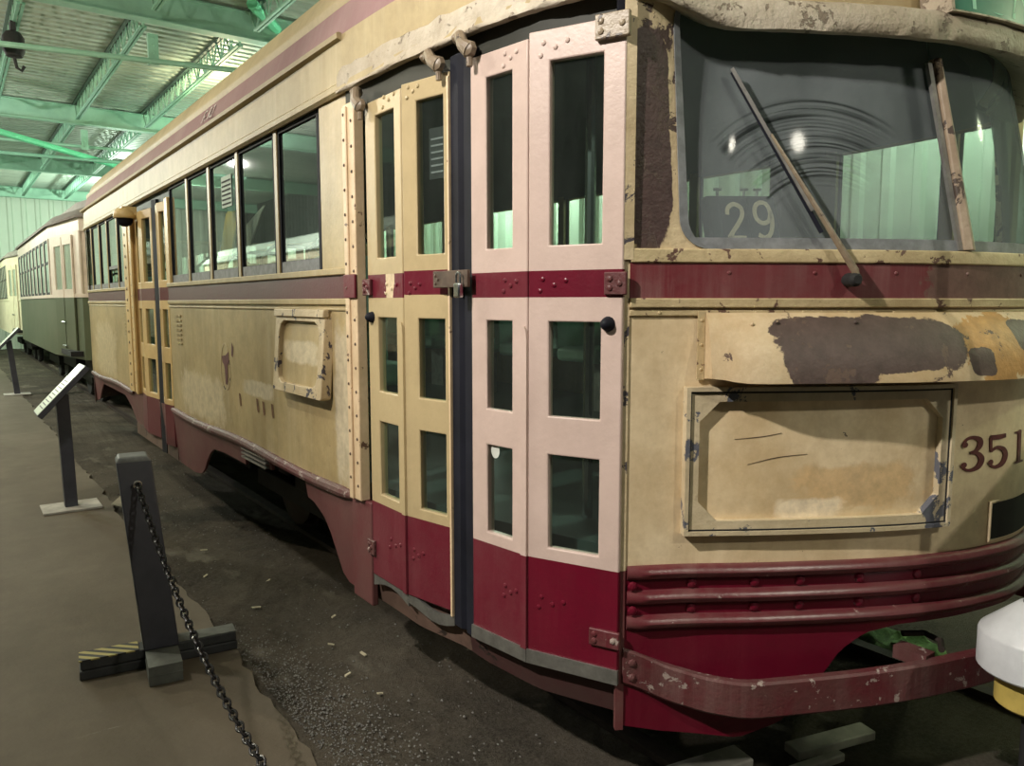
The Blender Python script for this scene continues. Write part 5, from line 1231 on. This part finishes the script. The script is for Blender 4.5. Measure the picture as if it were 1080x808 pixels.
# planks and litter on the track bed
def plank(a, b, wd, th, label, z=-0.04):
    a, b = Vector((*a, z + th / 2)), Vector((*b, z + th / 2))
    mb = MB(); c = (a + b) / 2; mb.bar(a - c, b - c, wd, th); o = mb.build('plank', M['wood_grey'], loc=(0, 0, 0), bevel=0.005); o.location = c
    tag(o, label, 'plank', 'grey planks below the bumper')
plank((2.34, 1.505), (2.69, 1.415), 0.075, 0.035, 'grey plank lying alone below the bumper, the farthest of three', -0.015)
plank((1.80, 1.625), (2.14, 1.56), 0.10, 0.03, 'grey plank at the bottom edge of the picture, the leftmost of three', 0.019)
plank((2.10, 1.455), (2.46, 1.385), 0.035, 0.03, 'thin grey batten between the other two planks', -0.01)
def card():
    mb = MB(); vs = []; c = (1.10, 6.72)
    pts = [(-0.16, -0.05), (-0.10, -0.10), (0.02, -0.07), (0.16, -0.02), (0.13, 0.06), (0.04, 0.03), (-0.05, 0.07)]
    vs = [(c[0] + a, c[1] + b * 2.4, 0.012 + 0.02 * abs(math.sin(9 * a))) for a, b in pts]; mb.add(vs, [tuple(range(7))]); mb.add([(x, y, z - 0.006) for x, y, z in vs], [tuple(range(7))])
    tag(mb.build('cardboard_scrap', M['card'], loc=(c[0], c[1], 0.0)), 'torn pale cardboard scrap on the dirt past the barrier post', 'scrap')
card()
def gravel():
    mb = MB()
    def stone(x, y, z, r):
        v = [(x + r * random.uniform(.6, 1.2), y, z), (x - r * random.uniform(.6, 1.2), y, z), (x, y + r * random.uniform(.6, 1.4), z), (x, y - r * random.uniform(.6, 1.4), z), (x, y, z + r * random.uniform(.5, .9)), (x, y, z - r * .6)]
        mb.add(v, [(0, 2, 4), (2, 1, 4), (1, 3, 4), (3, 0, 4), (2, 0, 5), (1, 2, 5), (3, 1, 5), (0, 3, 5)])
    for _ in range(2200):
        y = random.gauss(2.75, 0.42); x = 0.99 + abs(random.gauss(0, 0.16)); stone(x, y, random.uniform(-0.020, -0.008), random.uniform(0.002, 0.0065))
    for _ in range(700):
        y = random.uniform(2.0, 9.0); x = random.uniform(1.0, 1.75); stone(x, y, random.uniform(-0.02, -0.004), random.uniform(0.003, 0.008))
    o = mb.build('gravel', plain('gravel_grey', (0.20, 0.195, 0.18), 0.9, 0, 0.5, 40), loc=(1.2, 3.5, 0), smooth=0)
    tag(o, 'loose grey gravel along the crumbling walkway edge', 'gravel', kind='stuff')
gravel()
def chips():
    k = 0
    spots = [(1.22, 3.95, 0.030), (1.36, 3.30, 0.02), (1.44, 3.12, 0.025), (1.30, 2.98, 0.02), (1.40, 4.3, 0.022), (1.25, 5.1, 0.03), (1.5, 3.6, 0.018), (1.13, 4.6, 0.02), (1.34, 2.75, 0.018)]
    mb = MB()
    for x, y, r in spots:
        a = random.uniform(0, PI); r *= 0.5; p = [(x + r * 1.6 * math.cos(a) * sx - r * 0.6 * math.sin(a) * sy, y + r * 1.6 * math.sin(a) * sx + r * 0.6 * math.cos(a) * sy, 0.004 + 0.003 * sx) for sx, sy in ((-1, -1), (1, -0.8), (0.9, 1), (-0.8, 0.9))]
        mb.add(p, [(0, 1, 2, 3)]); mb.add([(q[0], q[1], q[2] - 0.004) for q in p], [(0, 1, 2, 3)])
    tag(mb.build('paint_flakes', M['tram_cream2'], loc=(1.3, 3.8, 0), smooth=0), 'pale paint flakes fallen on the dirt beside the streetcar', 'flakes', kind='stuff')
chips()
def lit_ground():  # rough sheet coloured green to stand for lit ground under the car
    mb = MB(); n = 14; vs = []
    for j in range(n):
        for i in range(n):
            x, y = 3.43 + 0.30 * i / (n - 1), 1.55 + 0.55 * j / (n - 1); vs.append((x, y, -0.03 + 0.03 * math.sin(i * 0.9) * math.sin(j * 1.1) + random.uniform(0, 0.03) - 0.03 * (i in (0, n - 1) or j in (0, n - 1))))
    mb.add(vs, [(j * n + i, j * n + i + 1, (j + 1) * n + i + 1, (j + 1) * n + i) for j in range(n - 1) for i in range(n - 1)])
    tag(mb.build('lit_ground_patch', M['lit_ground'], loc=(3.6, 1.8, -0.04)), 'ground patch painted green for the light falling under the car, seen above the bumper', 'lit_ground', kind='stuff')
lit_ground()
